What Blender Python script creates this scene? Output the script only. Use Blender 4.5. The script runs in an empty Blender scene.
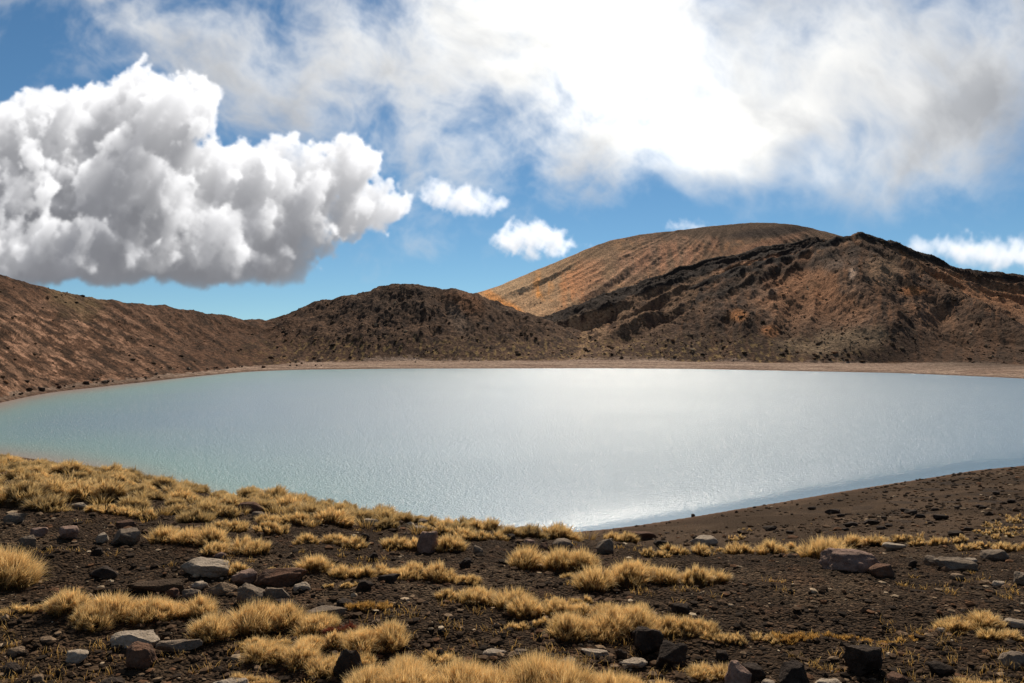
import bpy, bmesh, math, random
import numpy as np

# ------------------------------------------------------------------ camera, sky, sun, exposure
S = bpy.context.scene
COL = S.collection
W, H, F = 1024.0, 683.0, 740.0          # frame size and focal length in pixels
CAMZ = 20.0                              # eye height above the lake
HOR = 330.0                              # picture row of the horizon
cd = bpy.data.cameras.new("camera")
cam = bpy.data.objects.new("camera", cd)
COL.objects.link(cam)
cam.location = (0, 0, CAMZ)
cam.rotation_euler = (math.radians(90), 0, 0)
cd.sensor_width = 36.0
cd.lens = F / W * 36.0
cd.shift_y = -(H / 2 - HOR) / W
cd.clip_start = 0.1
cd.clip_end = 5000
S.camera = cam

SUN_EL, SUN_AZ = math.radians(39), math.radians(8)    # azimuth clockwise from straight ahead (+Y)
sd = bpy.data.lights.new("sun", 'SUN')
sd.energy = 5.0
sd.angle = math.radians(0.53)
sd.color = (1.0, 0.90, 0.76)
sun = bpy.data.objects.new("sun", sd)
COL.objects.link(sun)
sdir = np.array([math.sin(SUN_AZ) * math.cos(SUN_EL), math.cos(SUN_AZ) * math.cos(SUN_EL), math.sin(SUN_EL)])
from mathutils import Vector
sun.rotation_euler = Vector((-sdir[0], -sdir[1], -sdir[2])).to_track_quat('-Z', 'Y').to_euler()
sun.location = (20, 100, 120)

S.view_settings.view_transform = 'Standard'
S.view_settings.look = 'None'
S.view_settings.gamma = 1.0
S.view_settings.exposure = 0.06
S.cycles.use_denoising = True
S.cycles.max_bounces = 6
S.cycles.transparent_max_bounces = 8
S.cycles.sample_clamp_indirect = 4.0
S.cycles.sample_clamp_direct = 14.0
S.render.film_transparent = False


class NT:
    """small expression helper over a node tree"""
    def __init__(self, tree):
        self.t = tree

    def node(self, typ, ins=None, **kw):
        n = self.t.nodes.new(typ)
        for k, v in kw.items():
            setattr(n, k, v)
        for k, v in (ins or {}).items():
            self.put(n.inputs[k], v)
        return n

    def put(self, sock, v):
        if isinstance(v, bpy.types.NodeSocket):
            self.t.links.new(v, sock)
        else:
            sock.default_value = v

    def m(self, op, a, b=None, c=None, clamp=False):
        n = self.t.nodes.new('ShaderNodeMath')
        n.operation = op
        n.use_clamp = clamp
        self.put(n.inputs[0], a)
        if b is not None:
            self.put(n.inputs[1], b)
        if c is not None:
            self.put(n.inputs[2], c)
        return n.outputs[0]

    def v(self, op, a, b=None, scale=None):
        n = self.t.nodes.new('ShaderNodeVectorMath')
        n.operation = op
        self.put(n.inputs[0], a)
        if b is not None:
            self.put(n.inputs[1], b)
        if scale is not None:
            self.put(n.inputs[3], scale)
        return n.outputs[1] if op in ('LENGTH', 'DISTANCE', 'DOT_PRODUCT') else n.outputs[0]

    def xyz(self, x, y, z):
        return self.node('ShaderNodeCombineXYZ', {0: x, 1: y, 2: z}).outputs[0]

    def noise(self, vec, scale, detail=4.0, rough=0.55, color=False, dist=0.0, lac=2.0):
        n = self.node('ShaderNodeTexNoise', {'Vector': vec, 'Scale': scale, 'Detail': detail, 'Roughness': rough,
                                             'Distortion': dist, 'Lacunarity': lac})
        return n.outputs['Color'] if color else n.outputs['Fac']

    def ss(self, x, a, b, lo=0.0, hi=1.0):
        n = self.node('ShaderNodeMapRange', {'Value': x, 'From Min': a, 'From Max': b, 'To Min': lo, 'To Max': hi},
                      interpolation_type='SMOOTHSTEP')
        return n.outputs[0]

    def lin(self, x, a, b, lo=0.0, hi=1.0):
        n = self.node('ShaderNodeMapRange', {'Value': x, 'From Min': a, 'From Max': b, 'To Min': lo, 'To Max': hi})
        return n.outputs[0]

    def mix(self, f, a, b, mode='MIX'):
        n = self.t.nodes.new('ShaderNodeMix')
        n.data_type = 'RGBA'
        n.blend_type = mode
        self.put(n.inputs[0], f)
        self.put(n.inputs[6], a)
        self.put(n.inputs[7], b)
        return n.outputs[2]


# ------------------------------------------------------------------ numpy noise in two dimensions
_r = np.random.default_rng(3)
PERM = _r.permutation(4096).astype(np.int64)
GRAD = _r.random(4096) * 2 * math.pi
GX, GY = np.cos(GRAD), np.sin(GRAD)


def perlin(x, y, seed=0):
    xi, yi = np.floor(x).astype(np.int64), np.floor(y).astype(np.int64)
    xf, yf = x - xi, y - yi
    u, v = xf * xf * xf * (xf * (xf * 6 - 15) + 10), yf * yf * yf * (yf * (yf * 6 - 15) + 10)

    def g(ix, iy, dx, dy):
        h = PERM[(PERM[(ix + seed * 57) & 4095] + iy) & 4095]
        return GX[h] * dx + GY[h] * dy
    a = g(xi, yi, xf, yf) * (1 - u) + g(xi + 1, yi, xf - 1, yf) * u
    b = g(xi, yi + 1, xf, yf - 1) * (1 - u) + g(xi + 1, yi + 1, xf - 1, yf - 1) * u
    return (a * (1 - v) + b * v) * 1.5


def fbm(x, y, octs=4, seed=0, gain=0.5):
    s, a, t = 0, 1.0, 0
    for o in range(octs):
        s = s + a * perlin(x * 2 ** o + 13.7 * o, y * 2 ** o - 7.3 * o, seed + o)
        t += a
        a *= gain
    return s / t


# ------------------------------------------------------------------ clouds, worked out as a volume in numpy
def lattice(shape, cell, rng):
    """value noise on a regular grid; cell = lattice spacing per axis in samples"""
    n = [int(math.ceil(s / c)) + 3 for s, c in zip(shape, cell)]
    a = rng.random(n, dtype=np.float32)
    off = rng.random(len(shape))
    for ax, (s, c) in enumerate(zip(shape, cell)):
        t = np.arange(s) / c + off[ax]
        i = t.astype(int)
        f = (t - i).astype(np.float32)
        f = f * f * (3 - 2 * f)
        sh = [1] * len(shape)
        sh[ax] = s
        f = f.reshape(sh)
        a = np.take(a, i, axis=ax) * (1 - f) + np.take(a, i + 1, axis=ax) * f
    return a


def fbm_grid(shape, cell, octs, rng, gain=0.5, billow=False):
    out = np.zeros(shape, np.float32)
    amp, tot = 1.0, 0.0
    for o in range(octs):
        c = [max(x / 2 ** o, 1.0) for x in cell]
        n = lattice(shape, c, rng)
        if billow:
            n = np.abs(2 * n - 1) * 1.3
        out += amp * n
        tot += amp
        amp *= gain
    return out / tot


def sheared(shape, cell, octs, rng, gain, billow, a, b):
    """3-d noise with its lattice slanted, so that no rows or columns show"""
    ny, nx, nz = shape
    ex, ey = int(abs(a) * ny) + 2, int(abs(b) * (nx + int(abs(a) * ny) + 2)) + 2
    n = fbm_grid((ny + ey, nx + ex, nz), cell, octs, rng, gain, billow)
    m = np.empty((ny, nx + ex, nz), np.float32)
    for i in range(nx + ex):
        k = int(abs(b) * (i if b > 0 else nx + ex - 1 - i))
        m[:, i] = n[k:k + ny, i]
    o = np.empty(shape, np.float32)
    for j in range(ny):
        k = int(abs(a) * (j if a > 0 else ny - 1 - j))
        o[j] = m[j, k:k + nx]
    return o


def sstep(x, a, b):
    t = np.clip((x - a) / (b - a), 0, 1)
    return t * t * (3 - 2 * t)


def shift2(a, dx, dz):
    """shift a 2-d slice by a fractional amount, linear, empty outside"""
    for ax, d in ((0, dx), (1, dz)):
        k = int(math.floor(d))
        f = d - k

        def roll(arr, n):
            r = np.zeros_like(arr)
            L = arr.shape[ax]
            if abs(n) >= L:
                return r
            src = [slice(None)] * 2
            dst = [slice(None)] * 2
            if n >= 0:
                src[ax] = slice(n, L)
                dst[ax] = slice(0, L - n)
            else:
                src[ax] = slice(0, L + n)
                dst[ax] = slice(-n, L)
            r[tuple(dst)] = arr[tuple(src)]
            return r
        a = (1 - f) * roll(a, k) + f * roll(a, k + 1)
    return a


def heap(x0, x1, ytop, ybot, depth, vox, blobs, seed, L, k=12.0, cell=46, amp=0.62, edge=0.10, dens=0.12, flat=None):
    """heaped cloud as a density volume: x to the right, y down, z away; lit from direction L; returns colour and cover"""
    rng = np.random.default_rng(seed)
    nx, ny, nz = int((x1 - x0) / vox), int((ybot - ytop) / vox), int(depth / vox)
    X = (x0 + (np.arange(nx) + .5) * vox).astype(np.float32)[None, :, None]
    Y = (ytop + (np.arange(ny) + .5) * vox).astype(np.float32)[:, None, None]
    Z = ((np.arange(nz) + .5) * vox - depth / 2).astype(np.float32)[None, None, :]
    shape = (ny, nx, nz)
    c = cell / vox
    wx = (fbm_grid(shape, (c * 1.3,) * 3, 2, rng) - .5) * cell * 0.55
    wy = (fbm_grid(shape, (c * 1.3,) * 3, 2, rng) - .5) * cell * 0.55
    acc = np.zeros(shape, np.float32)
    for (cx, cy, cz, rx, ry, rz) in blobs:
        d = np.sqrt(((X + wx - cx) / rx) ** 2 + ((Y + wy - cy) / ry) ** 2 + ((Z - cz) / rz) ** 2)
        s = min(rx, ry)
        acc += np.exp(np.clip((1 - d) * k * (s / 60.0) ** 0.5, -30, 20))
    m = np.log(acc + 1e-9) / k
    n1 = sheared(shape, (c,) * 3, 6, rng, 0.60, True, .55, -.45)
    n2 = sheared(shape, (c * 0.45,) * 3, 5, rng, 0.6, False, -.5, .5)
    h = m - (n1 - 0.33) * amp - (n2 - .5) * amp * 0.92
    n1s = n1
    del n2, wx, wy
    e = edge
    if flat is not None:      # softer, ragged base
        e = edge * (1 + 2.5 * sstep(Y, flat - 30, flat + 10))
        h += sstep(Y, flat - 60, flat - 5) * ((n1s - .33) * amp * .45)
        h -= sstep(Y + (n1s[:, :, :1] - .33) * 26, flat - 16, flat + 26) * 0.8
    D = np.clip(h / e, 0, 1) * dens * vox
    if flat is not None:
        D *= 1 - .72 * sstep(Y, flat - 45, flat + 12)
    # light: optical depth towards the sun, swept from the top row down
    Lx, Ly, Lz = L
    ds = 1.0 / Ly
    tau = np.zeros(shape, np.float32)
    for j in range(1, ny):
        tau[j] = shift2(tau[j - 1] + D[j - 1] * ds, Lx / Ly, Lz / Ly)
    view = np.cumsum(D, axis=2)
    T = np.exp(-(view - D * 0.5))
    up = np.cumsum(D, axis=0)
    ms = 0.62 * np.exp(-tau * 0.29) + 0.40 * np.exp(-tau * 0.15) + 0.06 * np.exp(-tau * 0.02)
    amb = 0.165 + 0.09 * np.exp(-up * 0.10)
    wgt = T * (1 - np.exp(-D))
    a = 1 - np.exp(-view[:, :, -1])
    sunl = (wgt * ms).sum(2)
    skyl = (wgt * amb).sum(2)
    return sunl, skyl, a


def resize(a, h, w):
    y = np.linspace(0, a.shape[0] - 1, h)
    x = np.linspace(0, a.shape[1] - 1, w)
    yi, xi = np.minimum(y.astype(int), a.shape[0] - 2), np.minimum(x.astype(int), a.shape[1] - 2)
    fy, fx = (y - yi)[:, None], (x - xi)[None, :]
    return ((a[yi][:, xi] * (1 - fx) + a[yi][:, xi + 1] * fx) * (1 - fy)
            + (a[yi + 1][:, xi] * (1 - fx) + a[yi + 1][:, xi + 1] * fx) * fy)


CX0, CX1, CY0, CY1 = -500, 1500, -600, 330       # window of the sky that carries clouds (units of 1/740 of the focal plane)


def make_clouds():
    Hc, Wc = CY1 - CY0, CX1 - CX0
    rng = np.random.default_rng(11)
    X = (np.arange(Wc) + CX0 + .5)[None, :].astype(np.float32)
    Y = (np.arange(Hc) + CY0 + .5)[:, None].astype(np.float32)
    # torn upper layer
    sh = (Hc, Wc)
    Xf, Yf = np.broadcast_arrays(X + 0.0, Y + 0.0)
    Xr, Yr = (Xf * .86 + Yf * .5) / 100, (Yf * .86 - Xf * .5) / 100
    wx = fbm(Xr * .5, Yr * .5, 4, 201) * 130
    wy = fbm(Xr * .5 + 9, Yr * .5 - 4, 4, 206) * 100
    els = [(170, 26, 160, 40, .45), (330, 62, 150, 66, .6), (470, 105, 110, 78, .78), (500, 160, 75, 45, .45),
           (610, 60, 230, 120, 1.15), (690, 130, 175, 72, 1.05), (790, 105, 170, 74, 1.1), (880, 85, 150, 74, .95), (965, 45, 150, 84, .85),
           (700, -160, 420, 190, 1.2), (220, -190, 600, 150, .7), (1200, -60, 260, 150, .8), (1350, 120, 180, 40, .5)]
    acc = np.zeros(sh, np.float32)
    for cx, cy, rx, ry, am in els:
        d = np.sqrt(((X + wx - cx) / rx) ** 2 + ((Y + wy - cy) / ry) ** 2)
        acc += np.exp(np.clip(5 * am * (1 - d), -20, 20))
    m = np.log(acc + 1e-6) / 5
    Xw, Yw = Xr + wx * .0035, Yr + wy * .0035
    ridg = .5 + .62 * fbm(Xw * .85, Yw * 1.1, 7, 211, .56)
    bil = np.abs(fbm(Xw * 1.3, Yw * 1.6, 6, 219, .6)) * 1.15 + .06
    calmr = 1 - .38 * sstep(X, 560, 760)
    hgt = m + ((ridg - .5) * 1.45 - (bil - .33) * 0.62) * calmr
    hgt = hgt - 0.7 * np.exp(-(((X + wx - 30) / 100) ** 2 + ((Y + wy - 60) / 40) ** 2)) 
    va = sstep(hgt, -0.30, 0.95) ** 1.1
    hl = np.zeros(sh, np.float32)
    sx, sy = 512 + 740 * math.tan(SUN_AZ), HOR - 740 * math.tan(SUN_EL) / math.cos(SUN_AZ)
    dist = np.sqrt((X - sx) ** 2 + (Y - sy) ** 2)
    # thickness seen a little nearer the sun gives the shaded bellies
    for st, wgt in ((14, .5), (34, .5)):
        ux, uy = (sx - X) / dist, (sy - Y) / dist
        xi = np.clip((X - CX0 + ux * st).astype(int), 0, Wc - 1)
        yi = np.clip((Y - CY0 + uy * st).astype(int), 0, Hc - 1)
        hl += wgt * np.maximum(hgt[yi, xi], 0)
    glow = (np.exp(-dist / 150.0) + 0.30 * np.exp(-(((X + wx * .8 - 590) / 125) ** 2 + ((Y + wy * .6 - 30) / 95) ** 2))
            + 0.26 * np.exp(-(((X + wx * .8 - 712) / 78) ** 2 + ((Y + wy * .6 - 142) / 46) ** 2)))
    big = fbm_grid(sh, (120, 150), 4, rng, 0.5)
    dark = sstep(X + (big - .5) * 260, 650, 860) * sstep(-Y + (big - .5) * 160, -175, -40) * sstep(big, .3, .6)
    vlum = 0.46 + 0.36 * np.exp(-hl * 0.9) + 2.7 * glow * np.exp(-hl * 0.3)
    vlum = vlum * (1 - 0.20 * dark) * (1.12 - 0.5 * np.clip((ridg - .42) * 2.2, 0, .7) * (vlum < 5))
    tint = np.clip((vlum - .4) / .6, 0, 1)[..., None]
    vcol = vlum[..., None] * ((1 - tint) * np.array([0.89, 0.93, 1.0]) + tint * np.array([1.0, .995, .97]))
    A = va[..., None] * 1.0
    RGB = vcol * A

    # heaped clouds
    def over(x0, x1, y0, y1, res, gain=1.0, warm=(1.0, .985, .965)):
        nonlocal RGB, A
        sunl, skyl, a = [resize(q, y1 - y0, x1 - x0) for q in res]
        c = (sunl * gain)[..., None] * np.array(warm) + skyl[..., None] * np.array([.93, .96, 1.08])
        ys, xs = slice(y0 - CY0, y1 - CY0), slice(x0 - CX0, x1 - CX0)
        RGB[ys, xs] = c + RGB[ys, xs] * (1 - a[..., None])
        A[ys, xs] = a[..., None] + A[ys, xs] * (1 - a[..., None])
    LL = np.array([0.52, 0.80, 0.13])
    LL /= np.linalg.norm(LL)
    blobs = [(-90, 200, 0, 100, 90, 60), (-10, 145, 5, 62, 42, 42), (62, 128, 0, 46, 38, 40), (128, 122, 10, 60, 50, 48),
             (178, 118, -22, 44, 42, 36), (55, 185, 0, 100, 70, 60), (150, 185, -6, 85, 66, 58), (222, 182, 6, 55, 46, 46),
             (268, 184, -6, 48, 42, 40), (314, 184, 0, 42, 34, 36), (346, 166, 4, 28, 28, 26), (362, 206, 0, 46, 20, 22), (330, 208, 0, 30, 22, 24),
             (400, 212, 0, 24, 11, 12), (40, 246, -20, 130, 42, 62), (60, 226, -62, 70, 20, 24), (170, 252, -6, 98, 38, 50),
             (262, 262, 0, 46, 32, 34), (225, 240, -10, 66, 38, 40), (268, 226, 0, 60, 36, 40), (338, 224, 0, 36, 16, 20)]
    over(-180, 450, 40, 300, heap(-180, 450, 40, 300, 170, 1.25, blobs, 5, LL, cell=50, amp=.92, dens=.15, edge=.085, flat=291), 1.0)
    small = [(440, 194, 0, 22, 12, 12), (468, 200, 0, 28, 15, 14), (498, 203, 0, 15, 8, 9)]
    over(400, 530, 160, 235, heap(400, 530, 160, 235, 50, 1.0, small, 8, LL, cell=22, amp=.7, edge=.35, dens=.11), 1.05)
    small = [(524, 238, 0, 26, 18, 16), (550, 243, 0, 28, 15, 14), (574, 243, 0, 22, 6, 8)]
    over(480, 620, 195, 285, heap(480, 620, 195, 285, 56, 1.0, small, 12, LL, cell=24, amp=.7, edge=.3, dens=.12), 1.05)
    small = [(686, 226, 0, 17, 6, 7), (700, 228, 0, 12, 5, 6)]
    over(650, 730, 205, 245, heap(650, 730, 205, 245, 26, 1.0, small, 13, LL, cell=14, amp=.7, edge=.5, dens=.11), 1.0)
    small = [(930, 247, 0, 24, 9, 10), (960, 250, 0, 28, 15, 16), (1000, 254, 0, 34, 15, 16), (1035, 256, 0, 28, 14, 16), (1075, 250, 0, 30, 16, 16)]
    over(880, 1120, 205, 300, heap(880, 1120, 205, 300, 56, 1.2, small, 14, LL, cell=24, amp=.75, edge=.4, dens=.09), 0.95)
    A = np.clip(A, 0, 1)
    rgb = RGB / np.maximum(A, 1e-4)
    return rgb.astype(np.float32), A[..., 0].astype(np.float32)

world = bpy.data.worlds.new("World")
S.world = world
world.use_nodes = True
wt = world.node_tree
wt.nodes.clear()
N = NT(wt)
sky = N.node('ShaderNodeTexSky', sky_type='NISHITA')
sky.sun_disc = False
sky.sun_elevation = SUN_EL
sky.sun_rotation = SUN_AZ
sky.altitude = 1700
sky.air_density = 1.0
sky.dust_density = 0.0
sky.ozone_density = 2.5
tc = N.node('ShaderNodeTexCoord')
D = tc.outputs['Generated']
sp = N.node('ShaderNodeSeparateXYZ', {0: D})
N.put(sky.inputs[0], N.v('NORMALIZE', N.xyz(sp.outputs[0], sp.outputs[1], N.m('MULTIPLY_ADD', N.m('MAXIMUM', sp.outputs[2], 0.0), 0.92, 0.06))))
dy = N.m('MAXIMUM', sp.outputs[1], 0.12)
front = N.ss(sp.outputs[1], 0.12, 0.35)
rgb_, a_ = make_clouds()
img = bpy.data.images.new("cloud_volume", CX1 - CX0, CY1 - CY0, alpha=True, float_buffer=True)
buf = np.ones((CY1 - CY0, CX1 - CX0, 4), np.float32)
buf[..., :3] = rgb_
buf[..., 3] = a_
buf[..., :3] *= a_[..., None]                       # stored premultiplied
img.alpha_mode = 'PREMUL'
img.pixels.foreach_set(buf[::-1].ravel())
img.update()
img.pack()
uv = N.xyz(N.m('MULTIPLY_ADD', N.m('DIVIDE', sp.outputs[0], dy), 740 / (CX1 - CX0), (512 - CX0) / (CX1 - CX0)),
           N.m('MULTIPLY_ADD', N.m('DIVIDE', sp.outputs[2], dy), 740 / (CY1 - CY0), (CY1 - HOR) / (CY1 - CY0)), 0.0)
ti = N.node('ShaderNodeTexImage', {'Vector': uv}, extension='CLIP', interpolation='Cubic')
ti.image = img
# clouds elsewhere in the sky
elw = N.noise(N.v('MULTIPLY', D, (1, 1, 2.2)), 2.2, 7, 0.58)
ea = N.m('MULTIPLY', N.ss(elw, 0.46, 0.62), N.m('SUBTRACT', 1.0, front))

skyc = N.v('SCALE', sky.outputs[0], scale=0.074)
hs = N.node('ShaderNodeHueSaturation', {'Color': skyc, 'Saturation': 1.12, 'Value': 1.0})
c = N.v('MULTIPLY', hs.outputs[0], (0.90, 1.04, 1.0))
c = N.mix(ea, c, (0.25, 0.235, 0.21, 1))
c = N.mix(N.m('MULTIPLY', ti.outputs['Alpha'], front), c, ti.outputs['Color'])
bg = N.node('ShaderNodeBackground', {'Color': c, 'Strength': 1.0})
out = N.node('ShaderNodeOutputWorld', {'Surface': bg.outputs[0]})
world.cycles.sampling_method = 'MANUAL'
world.cycles.sample_map_resolution = 512

def tab(u, pts, col):
    xs = [(p[0] - 512) / F for p in pts]
    return np.interp(u, xs, [p[col] for p in pts])


def smooth_tab(u, pts, col):
    d = 0.012
    return sum(tab(u + k * d, pts, col) for k in (-1, 0, 1)) / 3.0


# shores: azimuth column, distance
row2y = lambda row: CAMZ / ((row - HOR) / F)
NEAR = [(p, row2y(r)) for p, r in [(-400, 430), (-150, 441), (0, 457), (100, 473), (250, 507), (400, 528), (550, 540),
        (600, 536.5), (640, 531.5), (700, 522), (780, 508.5), (850, 496), (920, 485), (980, 475), (1024, 471), (1150, 456), (1300, 440), (1500, 422), (1700, 405)]]
FAR = [(p, row2y(r)) for p, r in [(-400, 445), (-150, 432), (-60, 415), (0, 403), (50, 392.5), (100, 387), (150, 381.5),
       (200, 376), (250, 371.5), (300, 369.6), (400, 368.6), (600, 368.2), (700, 369), (800, 371), (900, 373), (1024, 378.5), (1150, 388), (1300, 402), (1500, 424), (1700, 440)]]
KNOLL = [(-900, 440, 24), (-300, 448, 24), (0, 463, 20), (100, 474, 18.5), (200, 491, 16.5), (300, 506, 14.5), (400, 522, 12.8),
         (500, 534, 11.6), (600, 542, 11), (700, 550, 10.6), (800, 553, 10.6), (900, 555, 10.6), (1024, 553, 11), (1300, 545, 12), (2000, 545, 13)]


def near_base(u, Y):
    dep = (smooth_tab(u, KNOLL, 1) - HOR) / F
    Yc = smooth_tab(u, KNOLL, 2)
    Ys = smooth_tab(u, NEAR, 1)
    hc = dep * Yc
    # inside the knoll: quadratic through (4, 1.93) and tangent to the line of sight at the crest
    Y0, h0 = 4.0, 1.93
    A = (hc - h0 - dep * (Yc - Y0)) / (Yc - Y0) ** 2
    hin = hc + dep * (Y - Yc) - A * (Y - Yc) ** 2
    hin = np.where(Y < Y0, h0 + (Y - Y0) * (dep - 2 * A * (Y0 - Yc)), hin)
    zin = CAMZ - hin
    t = np.clip((Y - Yc) / (Ys - Yc), 0, None)
    dip = 2.5 + 0.9 * np.clip(u, -1, 0.7)
    zo = (CAMZ - hc) * (1 - t) - dip * 4 * (np.sqrt(np.clip(t, 0, 1) + 0.004) - 0.0632 - np.clip(t, 0, 1)) * (t < 1)
    zo = np.where(t > 1, np.maximum((1 - t) * (CAMZ - hc), -4.0), zo)
    return np.where(Y < Yc, zin, zo), Yc, Ys


FOOTW = [(-300, 5), (0, 5), (150, 7), (230, 16), (300, 34), (420, 40), (600, 42), (700, 38), (850, 40), (950, 60), (1024, 62), (1200, 30)]
CR_A = [(-700, 205, 270), (-200, 235, 280), (-80, 255, 290), (0, 273, 310), (30, 283, 322), (60, 290, 340), (100, 297, 370), (150, 305, 410), (200, 314, 450),
        (240, 320.5, 480), (265, 322, 500), (300, 310, 505), (340, 298, 510), (375, 289, 515), (395, 286, 515), (420, 286.5, 515), (450, 290, 515), (480, 298, 515),
        (520, 311, 520), (560, 326, 520), (600, 340, 515), (640, 352, 500), (700, 364, 480), (800, 372, 470)]
CR_D1 = [(430, 345, 640), (500, 332, 640), (540, 323, 640), (560, 314, 645), (600, 300, 650), (640, 286, 655), (690, 270, 665), (720, 261, 670), (752, 252, 675),
         (790, 245, 680), (815, 240, 690), (850, 248, 690), (950, 275, 690)]
CR_D2 = [(560, 335, 600), (620, 318, 600), (660, 300, 600), (706, 281, 605), (740, 271, 610), (767, 263, 612), (800, 252, 615), (825, 243, 617), (845, 237.5, 618), (860, 234, 618),
         (880, 238.5, 615), (909, 250, 608), (940, 261, 600), (965, 268, 595), (990, 276, 590), (1024, 280, 590), (1200, 300, 560), (1500, 340, 520)]
CR_C = [(300, 350, 900), (420, 330, 880), (455, 305, 875), (475, 293, 870), (500, 285, 870), (540, 269, 868), (580, 252, 866), (610, 240, 865), (640, 234.5, 865), (680, 230, 865),
        (720, 225, 865), (750, 222.5, 865), (775, 222.5, 865), (800, 225.5, 862), (825, 231, 858), (845, 236, 852), (870, 250, 850), (950, 285, 840), (1100, 320, 800)]


def far_parts(u, Y):
    Yf = smooth_tab(u, FAR, 1)
    bw = smooth_tab(u, FOOTW, 1)
    zb = 0.9 + bw * 0.035
    Yb = Yf + bw
    s = Y - Yf
    beach = np.where(s < 0, np.maximum(s * 0.08, -4), zb * np.clip(s / bw, 0, None) ** 0.8)
    beach = np.where(s > bw, zb + (s - bw) * 0.02, beach)
    out = [np.minimum(beach, zb + 1.0)]
    info = []
    for tb, p, lip in ((CR_A, 1.08, 0), (CR_D1, 1.0, 1), (CR_D2, 0.95, 1), (CR_C, 1.9, 0)):
        Yc = smooth_tab(u, tb, 2) if tb is not CR_A else smooth_tab(u, tb, 2)
        row = tab(u, tb, 1)
        zc = CAMZ + (HOR - row) / F * Yc
        t = (Y - Yb) / np.maximum(Yc - Yb, 20)
        tt = np.clip(t, 0, 1)
        if lip:
            pr = np.where(tt < 0.93, 0.915 * (tt / 0.93) ** p, 0.915 + 0.085 * sstep(tt, 0.93, 0.985))
        else:
            pr = tt ** p
        z = zb + (zc - zb) * pr
        back = np.clip(Y - Yc, 0, None)
        z = z - back * (0.05 if tb is CR_C else 0.22) - back ** 2 * 0.0012
        z = np.where(t < 0, -10, z)
        out.append(z)
        info.append((tt, zc))
    return out, info, Yf, Yb, zb


def terrain(X, Y, want=False):
    u = X / np.maximum(Y, 0.5)
    zn, Yc, Ys = near_base(u, Y)
    parts, info, Yf, Yb, zb = far_parts(u, Y)
    # roughness of the near ground
    nearw = np.clip(1.2 - Y / 60, 0.25, 1)
    zn = zn + (fbm(X * 0.55, Y * 0.55, 3, 5) * 0.085 + fbm(X * 2.3, Y * 2.3, 4, 9) * 0.050 + fbm(X * 11, Y * 11, 3, 21) * 0.020) * nearw
    wet = np.clip((Ys - Y) / 12, 0, 1)
    zn = np.where(Y > Yc, zn + fbm(X * 0.16, Y * 0.12, 4, 33) * 0.28 * wet * sstep(Y, Yc, Yc + 15), zn)
    # roughness of the far slopes
    st = np.stack(parts)
    k = np.argmax(st, axis=0)
    zf = st.max(axis=0)
    onhill = np.clip((zf - zb - 0.2) / 17, 0, 1)
    rough = np.where(k == 4, 0.85, 1.0) * np.where((u < -0.3) & (k == 1), 0.62, 1.0)
    gully = 1 - np.abs(fbm(X * 0.022 + 3, Y * 0.006, 3, 41)) * 2.4
    gul2 = 1 - np.abs(fbm(X * 0.085 + 3, Y * 0.018, 3, 47)) * 2.4
    hum = fbm(X * 0.16, Y * 0.12, 5, 51, 0.68) * .7 + fbm(X * 0.42, Y * 0.26, 4, 55, .7) * .8
    lump = np.clip(fbm(X * 0.5, Y * 0.34, 3, 61) - 0.08, 0, 1)
    det = gully * np.where(k == 4, 1.2, 3.4) + fbm(X * .05, Y * .035, 3, 57) * np.where(k == 4, 1.0, 3.6) + gul2 * np.where(k == 4, .75, 1.5) + hum * 1.35 * rough + lump * 0.7 * rough
    rad = 0.0
    for (kx, ky, kk, fr, am) in ((290., 640., (2, 3), 3.4, 6.5), (278., 890., (4,), 5.0, 2.6), (-81., 560., (1,), 2.6, 1.6)):
        th = np.arctan2(X - kx, ky - Y + 40)
        rr_ = np.hypot(X - kx, ky - Y)
        g = 1 - np.abs(perlin(th * fr + .012 * fbm(X * .02, Y * .02, 2, 163) * 20, rr_ * .004, 165)) * 2.6 \
            - .5 * np.abs(perlin(th * fr * 3.1, rr_ * .008, 169)) * 2.6
        on_ = np.isin(k, kk) * np.where(kk[0] == 1, np.clip((u + .36) * 8, 0, 1), 1.0)
        rad = rad + g * am * on_ * np.clip(rr_ / 90, 0, 1)
    det = det + rad - 1.5
    tcr = np.choose(np.clip(k, 1, 4) - 1, [i_[0] for i_ in info])
    det = det * (1 - np.where(k == 4, .75, np.where(k == 3, .50, .35)) * sstep(tcr, .86, 1))
    zf = zf + det * onhill * np.clip((Y - 150) / 250, 0.3, 1)
    z = np.maximum(zn, zf)
    z = np.where((Y > Ys) & (Y < Yf), np.maximum(zn, zf), z)
    if want:
        return z, k, Yc, Ys, Yf, Yb, info, det
    return z


def hit(px, row):
    """first point of the ground seen through picture position (px, row)"""
    u = (px - 512) / F
    dep = (row - HOR) / F
    lo, hi, n = math.log(2.2), math.log(400), 420
    for _ in range(2):
        Y = np.exp(np.linspace(lo, hi, n))
        f = (CAMZ - dep * Y) < terrain(u * Y, Y)
        i = int(np.argmax(f)) if f.any() else n - 1
        lo, hi, n = math.log(Y[max(i - 1, 0)]), math.log(Y[i] * 1.0001), 12
    y = Y[i]
    return u * y, y, float(terrain(np.array([u * y]), np.array([y]))[0])


def ground_z(x, y):
    return float(terrain(np.array([x], float), np.array([y], float))[0])


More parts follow.
